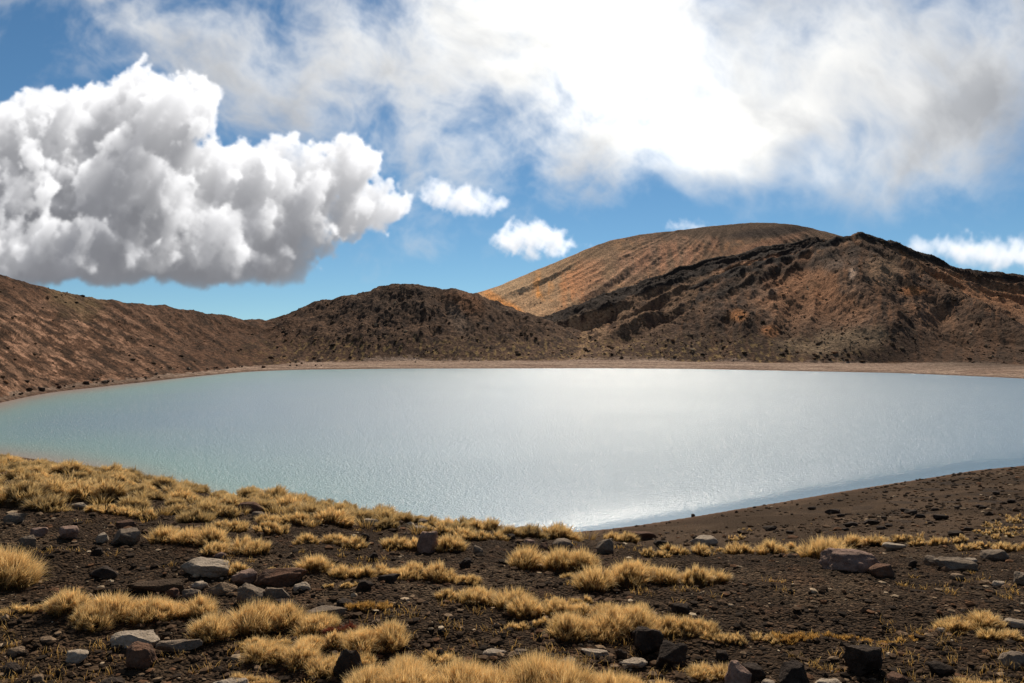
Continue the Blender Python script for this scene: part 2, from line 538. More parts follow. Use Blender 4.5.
# ------------------------------------------------------------------ mesh and material helpers
def mesh_np(name, V, Fc, mat=None, color=None, smooth=False, extra=None):
    me = bpy.data.meshes.new(name)
    V = np.ascontiguousarray(V, np.float32)
    Fc = np.ascontiguousarray(Fc, np.int32)
    n, k = Fc.shape
    me.vertices.add(len(V))
    me.vertices.foreach_set('co', V.ravel())
    me.loops.add(n * k)
    me.loops.foreach_set('vertex_index', Fc.ravel())
    me.polygons.add(n)
    me.polygons.foreach_set('loop_start', np.arange(0, n * k, k, dtype=np.int32))
    me.polygons.foreach_set('loop_total', np.full(n, k, np.int32))
    me.polygons.foreach_set('use_smooth', np.full(n, smooth, bool))
    me.update(calc_edges=True)
    if color is not None:
        at = me.color_attributes.new('tone', 'FLOAT_COLOR', 'POINT')
        c = np.ones((len(V), 4), np.float32)
        c[:, :3] = color
        at.data.foreach_set('color', c.ravel())
    for nm, arr in (extra or {}).items():
        at = me.attributes.new(nm, 'FLOAT', 'POINT')
        at.data.foreach_set('value', np.ascontiguousarray(arr, np.float32).ravel())
    if mat:
        me.materials.append(mat)
    return me


def link(name, me, parent=None, loc=None, rot=None, label=None, cat=None, grp=None, kind=None):
    o = bpy.data.objects.new(name, me)
    COL.objects.link(o)
    if parent is not None:
        o.parent = parent
    if loc is not None:
        o.location = loc
    if rot is not None:
        o.rotation_euler = rot
    if label:
        o['label'] = label
    if cat:
        o['category'] = cat
    if grp:
        o['group'] = grp
    if kind:
        o['kind'] = kind
    return o


def grid_faces(nr, nc):
    i = np.arange(nr - 1)[:, None] * nc + np.arange(nc - 1)[None, :]
    return np.stack([i, i + 1, i + nc + 1, i + nc], -1).reshape(-1, 4)


def material(name):
    m = bpy.data.materials.new(name)
    m.use_nodes = True
    m.node_tree.nodes.clear()
    N = NT(m.node_tree)
    return m, N


def attr(N, name):
    return N.node('ShaderNodeAttribute', attribute_name=name)


def finish(N, bsdf):
    N.node('ShaderNodeOutputMaterial', {'Surface': bsdf})


# hillside and far shore
M_hill, N = material('weathered_lava_slope')
P = N.node('ShaderNodeNewGeometry').outputs['Position']
tone = attr(N, 'tone').outputs['Color']
n1 = N.noise(P, 0.55, 6, 0.65)
n2 = N.noise(P, 1.9, 5, 0.7)
f = N.m('MULTIPLY', N.lin(n1, 0.3, 0.7, 0.35, 1.65), N.lin(n2, 0.3, 0.7, 0.5, 1.5))
c = N.v('SCALE', tone, scale=f)
hb = N.m('ADD', N.m('MULTIPLY', n1, 1.6), N.m('MULTIPLY', n2, 0.7))
bump = N.node('ShaderNodeBump', {'Height': hb, 'Strength': 0.75, 'Distance': 1.0})
b = N.node('ShaderNodeBsdfPrincipled', {'Base Color': c, 'Roughness': 0.95, 'Specular IOR Level': 0.03, 'Normal': bump.outputs[0]})
finish(N, b.outputs[0])

# near ground
M_ground, N = material('volcanic_gravel_ground')
P = N.node('ShaderNodeNewGeometry').outputs['Position']
tone = attr(N, 'tone').outputs['Color']
n1 = N.noise(P, 14.0, 5, 0.65)
n2 = N.noise(P, 70.0, 4, 0.7)
vor = N.node('ShaderNodeTexVoronoi', {'Vector': P, 'Scale': 38.0})
vc = N.node('ShaderNodeSeparateColor', {0: vor.outputs['Color']}).outputs[0]
vor2 = N.node('ShaderNodeTexVoronoi', {'Vector': P, 'Scale': 16.0})
vc2 = N.node('ShaderNodeSeparateColor', {0: vor2.outputs['Color']}).outputs[1]
f = N.m('MULTIPLY', N.lin(n1, 0.3, 0.7, 0.6, 1.4), N.lin(vc, 0, 1, 0.55, 1.5))
f = N.m('MULTIPLY', f, N.lin(vc2, 0, 1, 0.75, 1.25))
c = N.v('SCALE', tone, scale=f)
hb = N.m('SUBTRACT', N.m('ADD', N.m('MULTIPLY', n1, 0.05), N.m('MULTIPLY', n2, 0.012)), N.m('MULTIPLY', vor.outputs['Distance'], 0.30))
hb = N.m('SUBTRACT', hb, N.m('MULTIPLY', vor2.outputs['Distance'], 0.22))
bump = N.node('ShaderNodeBump', {'Height': hb, 'Strength': 1.0, 'Distance': 0.16})
b = N.node('ShaderNodeBsdfPrincipled', {'Base Color': c, 'Roughness': 0.95, 'Specular IOR Level': 0.04, 'Normal': bump.outputs[0]})
finish(N, b.outputs[0])

# lake water: milky turquoise with wind ripples, calm under the near bank
M_water, N = material('crater_lake_water')
P = N.node('ShaderNodeNewGeometry').outputs['Position']
shal = attr(N, 'shallow').outputs['Fac']
green = attr(N, 'green').outputs['Fac']
calm = attr(N, 'calm').outputs['Fac']
pw = N.v('MULTIPLY', P, (0.75, 1.0, 1.0))
a1 = N.noise(pw, 4.5, 2, 0.55, dist=0.2)
a2 = N.noise(pw, 1.3, 5, 0.72)
lane = attr(N, 'lane').outputs['Fac']
amp = N.m('MULTIPLY', N.m('MULTIPLY_ADD', calm, -0.94, 1.0), lane)
hb = N.m('MULTIPLY', N.m('ADD', N.m('MULTIPLY', a1, 0.17), N.m('MULTIPLY', a2, 0.27)), amp)
bump = N.node('ShaderNodeBump', {'Height': hb, 'Strength': 1.0, 'Distance': 0.85})
deep = (0.152, 0.248, 0.330, 1)
c = N.mix(green, deep, (0.195, 0.335, 0.305, 1))
c = N.mix(shal, c, (0.30, 0.235, 0.185, 1))
rough = N.m('MULTIPLY_ADD', calm, -0.12, 0.26)
b = N.node('ShaderNodeBsdfPrincipled', {'Base Color': c, 'Roughness': rough, 'IOR': 1.33, 'Specular IOR Level': 0.5, 'Normal': bump.outputs[0]})
finish(N, b.outputs[0])


# ------------------------------------------------------------------ ground this side of the lake
def col(*c):
    return np.array(c, np.float32)


def lerp(a, b, t):
    return a * (1 - t[..., None]) + b * t[..., None]


def split_row(u):
    return (smooth_tab(u, NEAR, 1) + smooth_tab(u, FAR, 1)) / 2


ucol = np.concatenate([np.linspace(-5, -1.3, 20)[:-1], np.linspace(-1.3, -0.74, 120)[:-1], np.linspace(-0.74, 0.74, 1150), np.linspace(0.74, 1.3, 120)[1:], np.linspace(1.3, 5, 20)[1:]])
v = np.concatenate([np.linspace(0, .72, 520)[:-1], np.linspace(.72, 1, 340)])
U, Vv = np.meshgrid(ucol, v)
Ys_ = split_row(U)
y0, y1 = 1.0, 22.0
Yg = np.where(Vv < .72, y0 * (y1 / y0) ** (Vv / .72), y1 * (Ys_ / y1) ** ((Vv - .72) / .28))
Xg = U * Yg
z, k, Yc, Ys, Yf, Yb, info, det = terrain(Xg, Yg, True)
base = np.zeros(z.shape + (3,), np.float32) + col(.041, .0255, .0150)
soft = sstep(fbm(Xg * .7, Yg * .55, 4, 71), .02, .28)
base = lerp(base, col(.072, .047, .028), soft)
red = sstep(fbm(Xg * 1.3, Yg * 1.3, 3, 77), .12, .4)
base = lerp(base, col(.080, .043, .024), red * .5)
low = sstep(Yg, Yc + 2, Yc + 14)
lowc = lerp(np.zeros_like(base) + col(.060, .037, .021), col(.095, .060, .036), sstep(fbm(Xg * .12, Yg * .10, 4, 81), -.15, .25))
lowc = lerp(lowc, col(.040, .030, .024), sstep(fbm(Xg * .35, Yg * .22, 4, 83), .12, .32) * sstep(U, .25, .6) * .7)
base = base * (1 - low[..., None]) + lowc * low[..., None]
wl = np.exp(-np.clip(Ys - Yg, 0, None) / 2.0) * (Yg < Ys + 3)
base = lerp(base, col(.20, .11, .07), wl * .7)
me = mesh_np('ground', np.stack([Xg, Yg, z], -1).reshape(-1, 3), grid_faces(*z.shape), M_ground, base.reshape(-1, 3), True)
link('ground', me, kind='structure')

# ------------------------------------------------------------------ crater walls, far shore and the mountain
ucol = np.concatenate([np.linspace(-3, -1.3, 20)[:-1], np.linspace(-1.3, -0.74, 160)[:-1], np.linspace(-0.74, 0.74, 1250), np.linspace(0.74, 1.3, 120)[1:], np.linspace(1.3, 3, 16)[1:]])
v = np.linspace(0, 1, 640)
U, Vv = np.meshgrid(ucol, v)
Ya = split_row(U)
Yf_ = smooth_tab(U, FAR, 1)
Yg = np.where(Vv < .04, Ya + (Yf_ - 6 - Ya) * Vv / .04, Yf_ - 6 + (1150 - Yf_) * ((Vv - .04) / .96) ** 1.55)
Xg = U * Yg
z, k, Yc, Ys, Yf, Yb, info, det = terrain(Xg, Yg, True)
PX = 512 + F * U
PR = HOR - F * (z - CAMZ) / Yg


def blob(cx, cy, rx, ry, ang=0.0, warp=0.5, seed=90):
    a = math.radians(ang)
    dx, dy_ = PX - cx, PR - cy
    p, q = dx * math.cos(a) + dy_ * math.sin(a), -dx * math.sin(a) + dy_ * math.cos(a)
    d = np.sqrt((p / rx) ** 2 + (q / ry) ** 2) + warp * NB
    return sstep(-d, -1.15, -0.35)


NB = fbm(PX * .045, PR * .06, 4, 91)
NS = fbm(PX * .12, PR * .03, 4, 93)           # runs down the slope
ND = fbm((PX + PR * 1.3) * .022, (PR - PX * .62) * .17, 5, 95, .6) + .5 * fbm(Xg * .5, Yg * .3, 3, 96, .7)   # slanting screes of the left wall
TH = np.arctan2(Xg - 290., 680. - Yg)
RG = np.abs(perlin(TH * 3.4 + .24 * fbm(Xg * .02, Yg * .02, 2, 163), np.hypot(Xg - 290., 640. - Yg) * .004, 165)) * 1.3 \
    + .5 * np.abs(perlin(TH * 10.5, np.hypot(Xg - 290., 640. - Yg) * .008, 169))
NF = fbm(Xg * .35, Yg * .22, 3, 97)
NL = fbm(Xg * .12, Yg * .07, 4, 99)
c = np.zeros(z.shape + (3,), np.float32) + col(.085, .058, .042)
c = lerp(c, col(.045, .032, .026), sstep(NL, -.05, .25))
c = lerp(c, col(.15, .10, .068), sstep(NF, .10, .35) * .55)
# left wall
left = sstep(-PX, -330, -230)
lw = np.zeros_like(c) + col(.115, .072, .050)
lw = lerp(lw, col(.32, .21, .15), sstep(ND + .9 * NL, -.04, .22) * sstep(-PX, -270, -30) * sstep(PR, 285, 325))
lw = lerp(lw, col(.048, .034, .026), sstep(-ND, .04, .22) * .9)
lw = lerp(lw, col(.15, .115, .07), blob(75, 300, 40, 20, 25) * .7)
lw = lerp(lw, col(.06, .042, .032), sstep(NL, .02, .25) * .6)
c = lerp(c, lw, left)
# the dome in the middle
c = lerp(c, col(.17, .095, .055), blob(465, 302, 28, 14, 10) * .8)
c = lerp(c, col(.13, .10, .078), blob(458, 320, 10, 26, -28) * .8)
c = lerp(c, col(.060, .045, .036), blob(390, 305, 60, 16, 0) * .5)
# upper face of the mountain
isC = (k == 4).astype(float)
cc = np.zeros_like(c) + col(.165, .110, .072)
cc = lerp(cc, col(.27, .160, .092), sstep(NS * .6 + NL * .7 + .4 * NF, .0, .35) * .8)
cc = lerp(cc, col(.115, .080, .056), sstep(-NL - .4 * NF - .2 * NS, .02, .3) * .6)
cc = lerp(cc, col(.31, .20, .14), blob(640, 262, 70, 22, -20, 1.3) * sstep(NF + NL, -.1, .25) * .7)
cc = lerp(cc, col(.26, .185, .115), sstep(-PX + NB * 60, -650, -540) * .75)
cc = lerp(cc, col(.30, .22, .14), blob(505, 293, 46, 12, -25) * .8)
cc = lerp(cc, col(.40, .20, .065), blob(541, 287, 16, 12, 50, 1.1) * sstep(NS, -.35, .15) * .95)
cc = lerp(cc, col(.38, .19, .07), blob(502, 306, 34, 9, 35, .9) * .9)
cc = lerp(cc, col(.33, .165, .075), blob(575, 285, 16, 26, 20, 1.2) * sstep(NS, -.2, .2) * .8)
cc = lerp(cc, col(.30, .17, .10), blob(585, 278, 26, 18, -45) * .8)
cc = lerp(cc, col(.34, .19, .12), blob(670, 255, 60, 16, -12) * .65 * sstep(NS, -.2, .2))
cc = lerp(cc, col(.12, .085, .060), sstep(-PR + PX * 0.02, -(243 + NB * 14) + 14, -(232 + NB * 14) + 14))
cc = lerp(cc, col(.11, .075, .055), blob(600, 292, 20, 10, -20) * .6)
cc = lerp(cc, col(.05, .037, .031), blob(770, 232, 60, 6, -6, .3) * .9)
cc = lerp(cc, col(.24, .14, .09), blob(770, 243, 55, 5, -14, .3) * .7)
cc = cc * (1.10 + .28 * sstep(-PX, -680, -540))[..., None]
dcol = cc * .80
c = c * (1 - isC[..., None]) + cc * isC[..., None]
# lava terraces: black lips
for ki, tb in ((2, CR_D1), (3, CR_D2)):
    tt = info[ki - 1][0]
    on = (k == ki).astype(float)
    below = PR - (HOR - F * (info[ki - 1][1] - CAMZ) / smooth_tab(U, tb, 2))
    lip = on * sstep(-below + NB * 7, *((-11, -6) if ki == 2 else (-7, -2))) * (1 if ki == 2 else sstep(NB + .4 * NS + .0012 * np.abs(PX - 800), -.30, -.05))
    if ki == 2:
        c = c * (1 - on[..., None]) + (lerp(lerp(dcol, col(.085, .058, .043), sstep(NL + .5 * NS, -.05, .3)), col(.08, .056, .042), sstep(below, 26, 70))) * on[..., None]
        c = lerp(c, col(.24, .14, .085), on * blob(760, 262, 60, 7, -12, .3) * .8)
        c = lerp(c, col(.24, .15, .10), on * blob(810, 250, 34, 7, -18, .3) * .7)
    else:
        r = lerp(np.zeros_like(c) + col(.088, .060, .045), col(.045, .034, .028), sstep(NL, -.1, .22))
        r = lerp(r, col(.16, .095, .060), sstep(NS + .5 * NF, .0, .3) * .75)
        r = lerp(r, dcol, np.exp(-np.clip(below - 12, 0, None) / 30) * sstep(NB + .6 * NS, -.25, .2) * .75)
        r = lerp(r, col(.052, .038, .029), sstep(PR + NB * 25, 296, 336) * .62)
        r = lerp(r, col(.20, .135, .095), sstep(RG + .25 * NF + .2 * NB, .38, .62) * sstep(-PR, -345, -300) * .75)
        r = lerp(r, col(.21, .112, .060), sstep(RG + .5 * NB, .50, .75) * sstep(-PR, -335, -290) * .6)
        r = lerp(r, col(.25, .13, .06), blob(738, 316, 12, 7) * .95)
        r = lerp(r, col(.23, .12, .06), blob(770, 331, 12, 7) * .9)
        r = lerp(r, col(.23, .115, .055), blob(912, 291, 16, 6) * .9)
        r = lerp(r, col(.20, .145, .10), blob(882, 270, 20, 20, 60) * .7)
        r = lerp(r, col(.36, .28, .22), blob(852, 274, 5, 7) * .95)
        r = lerp(r, col(.15, .12, .10), blob(835, 262, 20, 9) * .6)
        r = lerp(r, col(.17, .105, .065), blob(795, 305, 9, 40, 38) * .5)
        r = lerp(r, col(.16, .10, .065), blob(868, 300, 9, 34, 30) * .5)
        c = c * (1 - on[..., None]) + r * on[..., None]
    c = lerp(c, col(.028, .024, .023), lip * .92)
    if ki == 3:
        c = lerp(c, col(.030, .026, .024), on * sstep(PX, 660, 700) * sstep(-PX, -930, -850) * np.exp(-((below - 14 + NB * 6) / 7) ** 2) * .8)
# sparse straw coloured growth low down
yel = sstep(fbm(Xg * .45, Yg * .16, 3, 111), .10, .30) * sstep(PR, 328, 350) * sstep(-np.abs(PX - 560), -360, -220)
c = lerp(c, col(.24, .18, .085), yel * .6)
c = lerp(c, col(.17, .135, .095), blob(840, 342, 70, 14, -8) * .75)
# beach
bz = smooth_tab(U, FOOTW, 1)
bzz = bz * (1 + .45 * fbm(Xg * .018, Yg * .02, 3, 175)) + NF * 6
bch = sstep(-(Yg - Yf), -(bzz * 1.06), -(bzz * 0.9)) * (Yg > Ya)
bc = lerp(np.zeros_like(c) + col(.34, .24, .175), col(.24, .16, .115), sstep(fbm(Xg * .03, Yg * .15, 3, 121), -.1, .2))
bc = lerp(bc, col(.105, .074, .055), sstep(PX, 850, 1000) * sstep(-PR, -371, -364) * .85)
bc = lerp(bc, col(.115, .078, .055), sstep(-PX, -230, -150) * .55)
bc = lerp(bc, col(.11, .062, .042), np.exp(-((Yg - Yf) / 3.2) ** 2) * .8)
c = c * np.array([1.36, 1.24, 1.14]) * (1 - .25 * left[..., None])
c = np.clip((c / .10), 0, None) ** 1.12 * .10
c = lerp(c, bc, bch)
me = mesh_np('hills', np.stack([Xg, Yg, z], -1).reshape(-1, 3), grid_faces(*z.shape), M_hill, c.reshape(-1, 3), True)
link('hills', me, kind='structure')

# ------------------------------------------------------------------ the lake
ucol = np.linspace(-1.35, 1.55, 420)
v = np.linspace(0, 1, 200)
U, Vv = np.meshgrid(ucol, v)
A, B = smooth_tab(U, NEAR, 1), smooth_tab(U, FAR, 1)
lo, hi = np.minimum(A, B) - 8, np.maximum(A, B) + 6
Yg = lo * (hi / lo) ** Vv
Xg = U * Yg
dn, df = np.clip(Yg - A, 0, None), np.clip(B - Yg, 0, None) * .55
lf = sstep(-U, .25, .62)
dm = np.minimum(dn, df)
wob = 1 + .25 * fbm(Xg * .05, Yg * .05, 3, 131)
sh = np.exp(-(dm * wob / (2.0 + 8.5 * lf)) ** 1.6) * (0.35 + .65 * lf)
gr = np.exp(-(dm * wob / 42) ** 1.5) * sstep(-U, -.1, .55)
gr = np.maximum(gr, np.exp(-dn * wob / 16) * sstep(-U, .1, .4))
ds = dn * wob
calm = np.exp(-(ds / (6 + 4 * sstep(U, .0, .2))) ** 2) * sstep(U, -.2, .1)
me = mesh_np('lake', np.stack([Xg, Yg, Yg * 0], -1).reshape(-1, 3), grid_faces(*Xg.shape), M_water, None, True,
             {'shallow': sh, 'green': gr, 'calm': calm, 'lane': 1.0 + .22 * fbm(Xg * .012, Yg * .03, 3, 135) - .25 * np.exp(-df / 18)})
link('lake', me, kind='structure')

# ------------------------------------------------------------------ materials of the loose things
def rock_mat(name, c1, c2, spots, spotamt=0.5, scale=9.0):
    m, N = material(name)
    P = N.node('ShaderNodeTexCoord').outputs['Object']
    n = N.noise(P, scale, 6, 0.65)
    n2 = N.noise(P, scale * 5, 4, 0.7)
    c = N.mix(N.ss(n, 0.38, 0.62), c1 + (1,), c2 + (1,))
    c = N.mix(N.m('MULTIPLY', N.ss(N.noise(P, scale * 2.1, 5, 0.7), 0.55, 0.68), spotamt), c, spots + (1,))
    c = N.v('SCALE', c, scale=N.lin(n2, 0.3, 0.7, 0.72, 1.25))
    vo = N.node('ShaderNodeTexVoronoi', {'Vector': P, 'Scale': scale * 5})
    pit = N.m('MULTIPLY', N.ss(vo.outputs['Distance'], 0.0, 0.35), 0.5)
    bump = N.node('ShaderNodeBump', {'Height': N.m('ADD', N.m('ADD', n2, N.m('MULTIPLY', n, 2.0)), pit), 'Strength': 0.75, 'Distance': 0.02})
    b = N.node('ShaderNodeBsdfPrincipled', {'Base Color': c, 'Roughness': 0.95, 'Specular IOR Level': 0.1, 'Normal': bump.outputs[0]})
    finish(N, b.outputs[0])
    return m


RM = {
    'pale': rock_mat('pale_grey_rock', (.39, .31, .23), (.27, .21, .15), (.42, .37, .30)),
    'grey': rock_mat('grey_rock', (.215, .162, .115), (.135, .10, .072), (.30, .26, .20)),
    'dark': rock_mat('black_lava_rock', (.034, .024, .018), (.058, .041, .030), (.10, .075, .055), .4),
    'brown': rock_mat('red_brown_rock', (.155, .082, .050), (.085, .050, .034), (.19, .14, .10), .4),
    'pink': rock_mat('pinkish_rock', (.28, .18, .135), (.19, .125, .095), (.34, .26, .20)),
    'earth': rock_mat('earthy_rock', (.085, .055, .034), (.065, .042, .026), (.11, .075, .05), .4),
    'tan': rock_mat('tan_rock', (.25, .17, .105), (.16, .11, .07), (.30, .24, .17)),
}

M_gravel, N = material('loose_gravel')
tone = attr(N, 'tone').outputs['Color']
P = N.node('ShaderNodeNewGeometry').outputs['Position']
c = N.v('SCALE', tone, scale=N.lin(N.noise(P, 60, 3, 0.6), 0.3, 0.7, 0.7, 1.3))
b = N.node('ShaderNodeBsdfPrincipled', {'Base Color': c, 'Roughness': 0.95, 'Specular IOR Level': 0.05})
finish(N, b.outputs[0])


def blade_mat(name, gain=(1, 1, 1)):
    m, N = material(name)
    tone = attr(N, 'tone').outputs['Color']
    c = N.v('MULTIPLY', tone, gain)
    d = N.node('ShaderNodeBsdfPrincipled', {'Base Color': c, 'Roughness': 0.6, 'Specular IOR Level': 0.25})
    t = N.node('ShaderNodeBsdfTranslucent', {'Color': c})
    mx = N.node('ShaderNodeMixShader', {0: 0.48})
    N.t.links.new(d.outputs[0], mx.inputs[1])
    N.t.links.new(t.outputs[0], mx.inputs[2])
    finish(N, mx.outputs[0])
    return m


M_blade = blade_mat('dry_tussock_blades')
M_thatch, N = material('dead_thatch')
P = N.node('ShaderNodeNewGeometry').outputs['Position']
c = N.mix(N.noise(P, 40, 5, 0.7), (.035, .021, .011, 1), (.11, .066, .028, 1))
bump = N.node('ShaderNodeBump', {'Height': N.noise(P, 90, 4, 0.7), 'Strength': 1.0, 'Distance': 0.03})
b = N.node('ShaderNodeBsdfPrincipled', {'Base Color': c, 'Roughness': 1.0, 'Specular IOR Level': 0.05, 'Normal': bump.outputs[0]})
finish(N, b.outputs[0])


# ------------------------------------------------------------------ stones
def ico(sub):
    bm = bmesh.new()
    bmesh.ops.create_icosphere(bm, subdivisions=sub, radius=1.0)
    V = np.array([v.co[:] for v in bm.verts])
    Fc = np.array([[v.index for v in f.verts] for f in bm.faces])
    bm.free()
    return V, Fc


ICO5, ICO4, ICO3 = ico(5), ico(4), ico(3)


def noise3(V, s, seed):
    return (perlin(V[:, 0] * s + 5.2, V[:, 1] * s + V[:, 2] * s * .7, seed) + perlin(V[:, 1] * s - 3.1, V[:, 2] * s + V[:, 0] * s * .6, seed + 1)
            + perlin(V[:, 2] * s + 9.7, V[:, 0] * s - V[:, 1] * s * .5, seed + 2)) / 2


def rock_shape(seed, w, d, h, flat=0.5, cuts=14, ang=0.72, lod=ICO4, rough=0.06):
    r = np.random.default_rng(seed)
    V, Fc = lod[0].copy(), lod[1]
    for i in range(cuts):
        n = r.normal(size=3)
        n[2] *= 0.8
        n /= np.linalg.norm(n)
        o = r.uniform(ang - .12, ang + .16)
        e = V @ n - o
        V -= np.clip(e, 0, None)[:, None] * n
    # flat top, slightly tilted
    n = np.array([r.uniform(-.15, .15), r.uniform(-.2, .1), 1.0])
    n /= np.linalg.norm(n)
    e = V @ n - (0.95 - flat * .55)
    V -= np.clip(e, 0, None)[:, None] * n
    V += V * (noise3(V, 1.6, seed % 50) * rough * 2.0 + noise3(V, 5.0, seed % 50 + 7) * rough * .8 + noise3(V, 13.0, seed % 50 + 9) * rough * .35)[:, None]
    mn, mx = V.min(0), V.max(0)
    V = (V - (mn + mx) / 2) / (mx - mn)
    V = V * np.array([w, d, h])
    V[:, 2] += h * .5
    return V, Fc


ROCKS = []


def rock(px, base, wpx, hpx, kind, label, seed, flat=0.4, yaw=None, tilt=0.0, ang=0.72, rough=0.075, grp=None, name='rock', sink=0.30, depth=.8):
    x, y, z = hit(px, base)
    s = y / F
    w = wpx * s
    dpx = min(depth * wpx, 1.5 * hpx)
    slope = (CAMZ - z) / y
    d = max(dpx, 3) * s
    h = max(hpx - slope * dpx * .5, hpx * .5) * s / (1 - sink) * 1.08
    lod = ICO5 if wpx > 28 else (ICO4 if wpx > 9 else ICO3)
    V, Fc = rock_shape(seed, w, d, h, flat, ang=ang, lod=lod, rough=rough)
    cy = y + d * .42
    zc = min(z, ground_z(x * cy / y, cy)) - h * sink
    me = mesh_np(name, V, Fc, RM[kind], None, True)
    r = random.Random(seed)
    o = link(name, me, None, (x * cy / y, cy, zc), (r.uniform(-.05, .05), tilt, (r.uniform(-.25, .25) if yaw is None else yaw)), label, 'rock', grp)
    ROCKS.append((x * cy / y, cy, max(w, d) / 2))
    return o


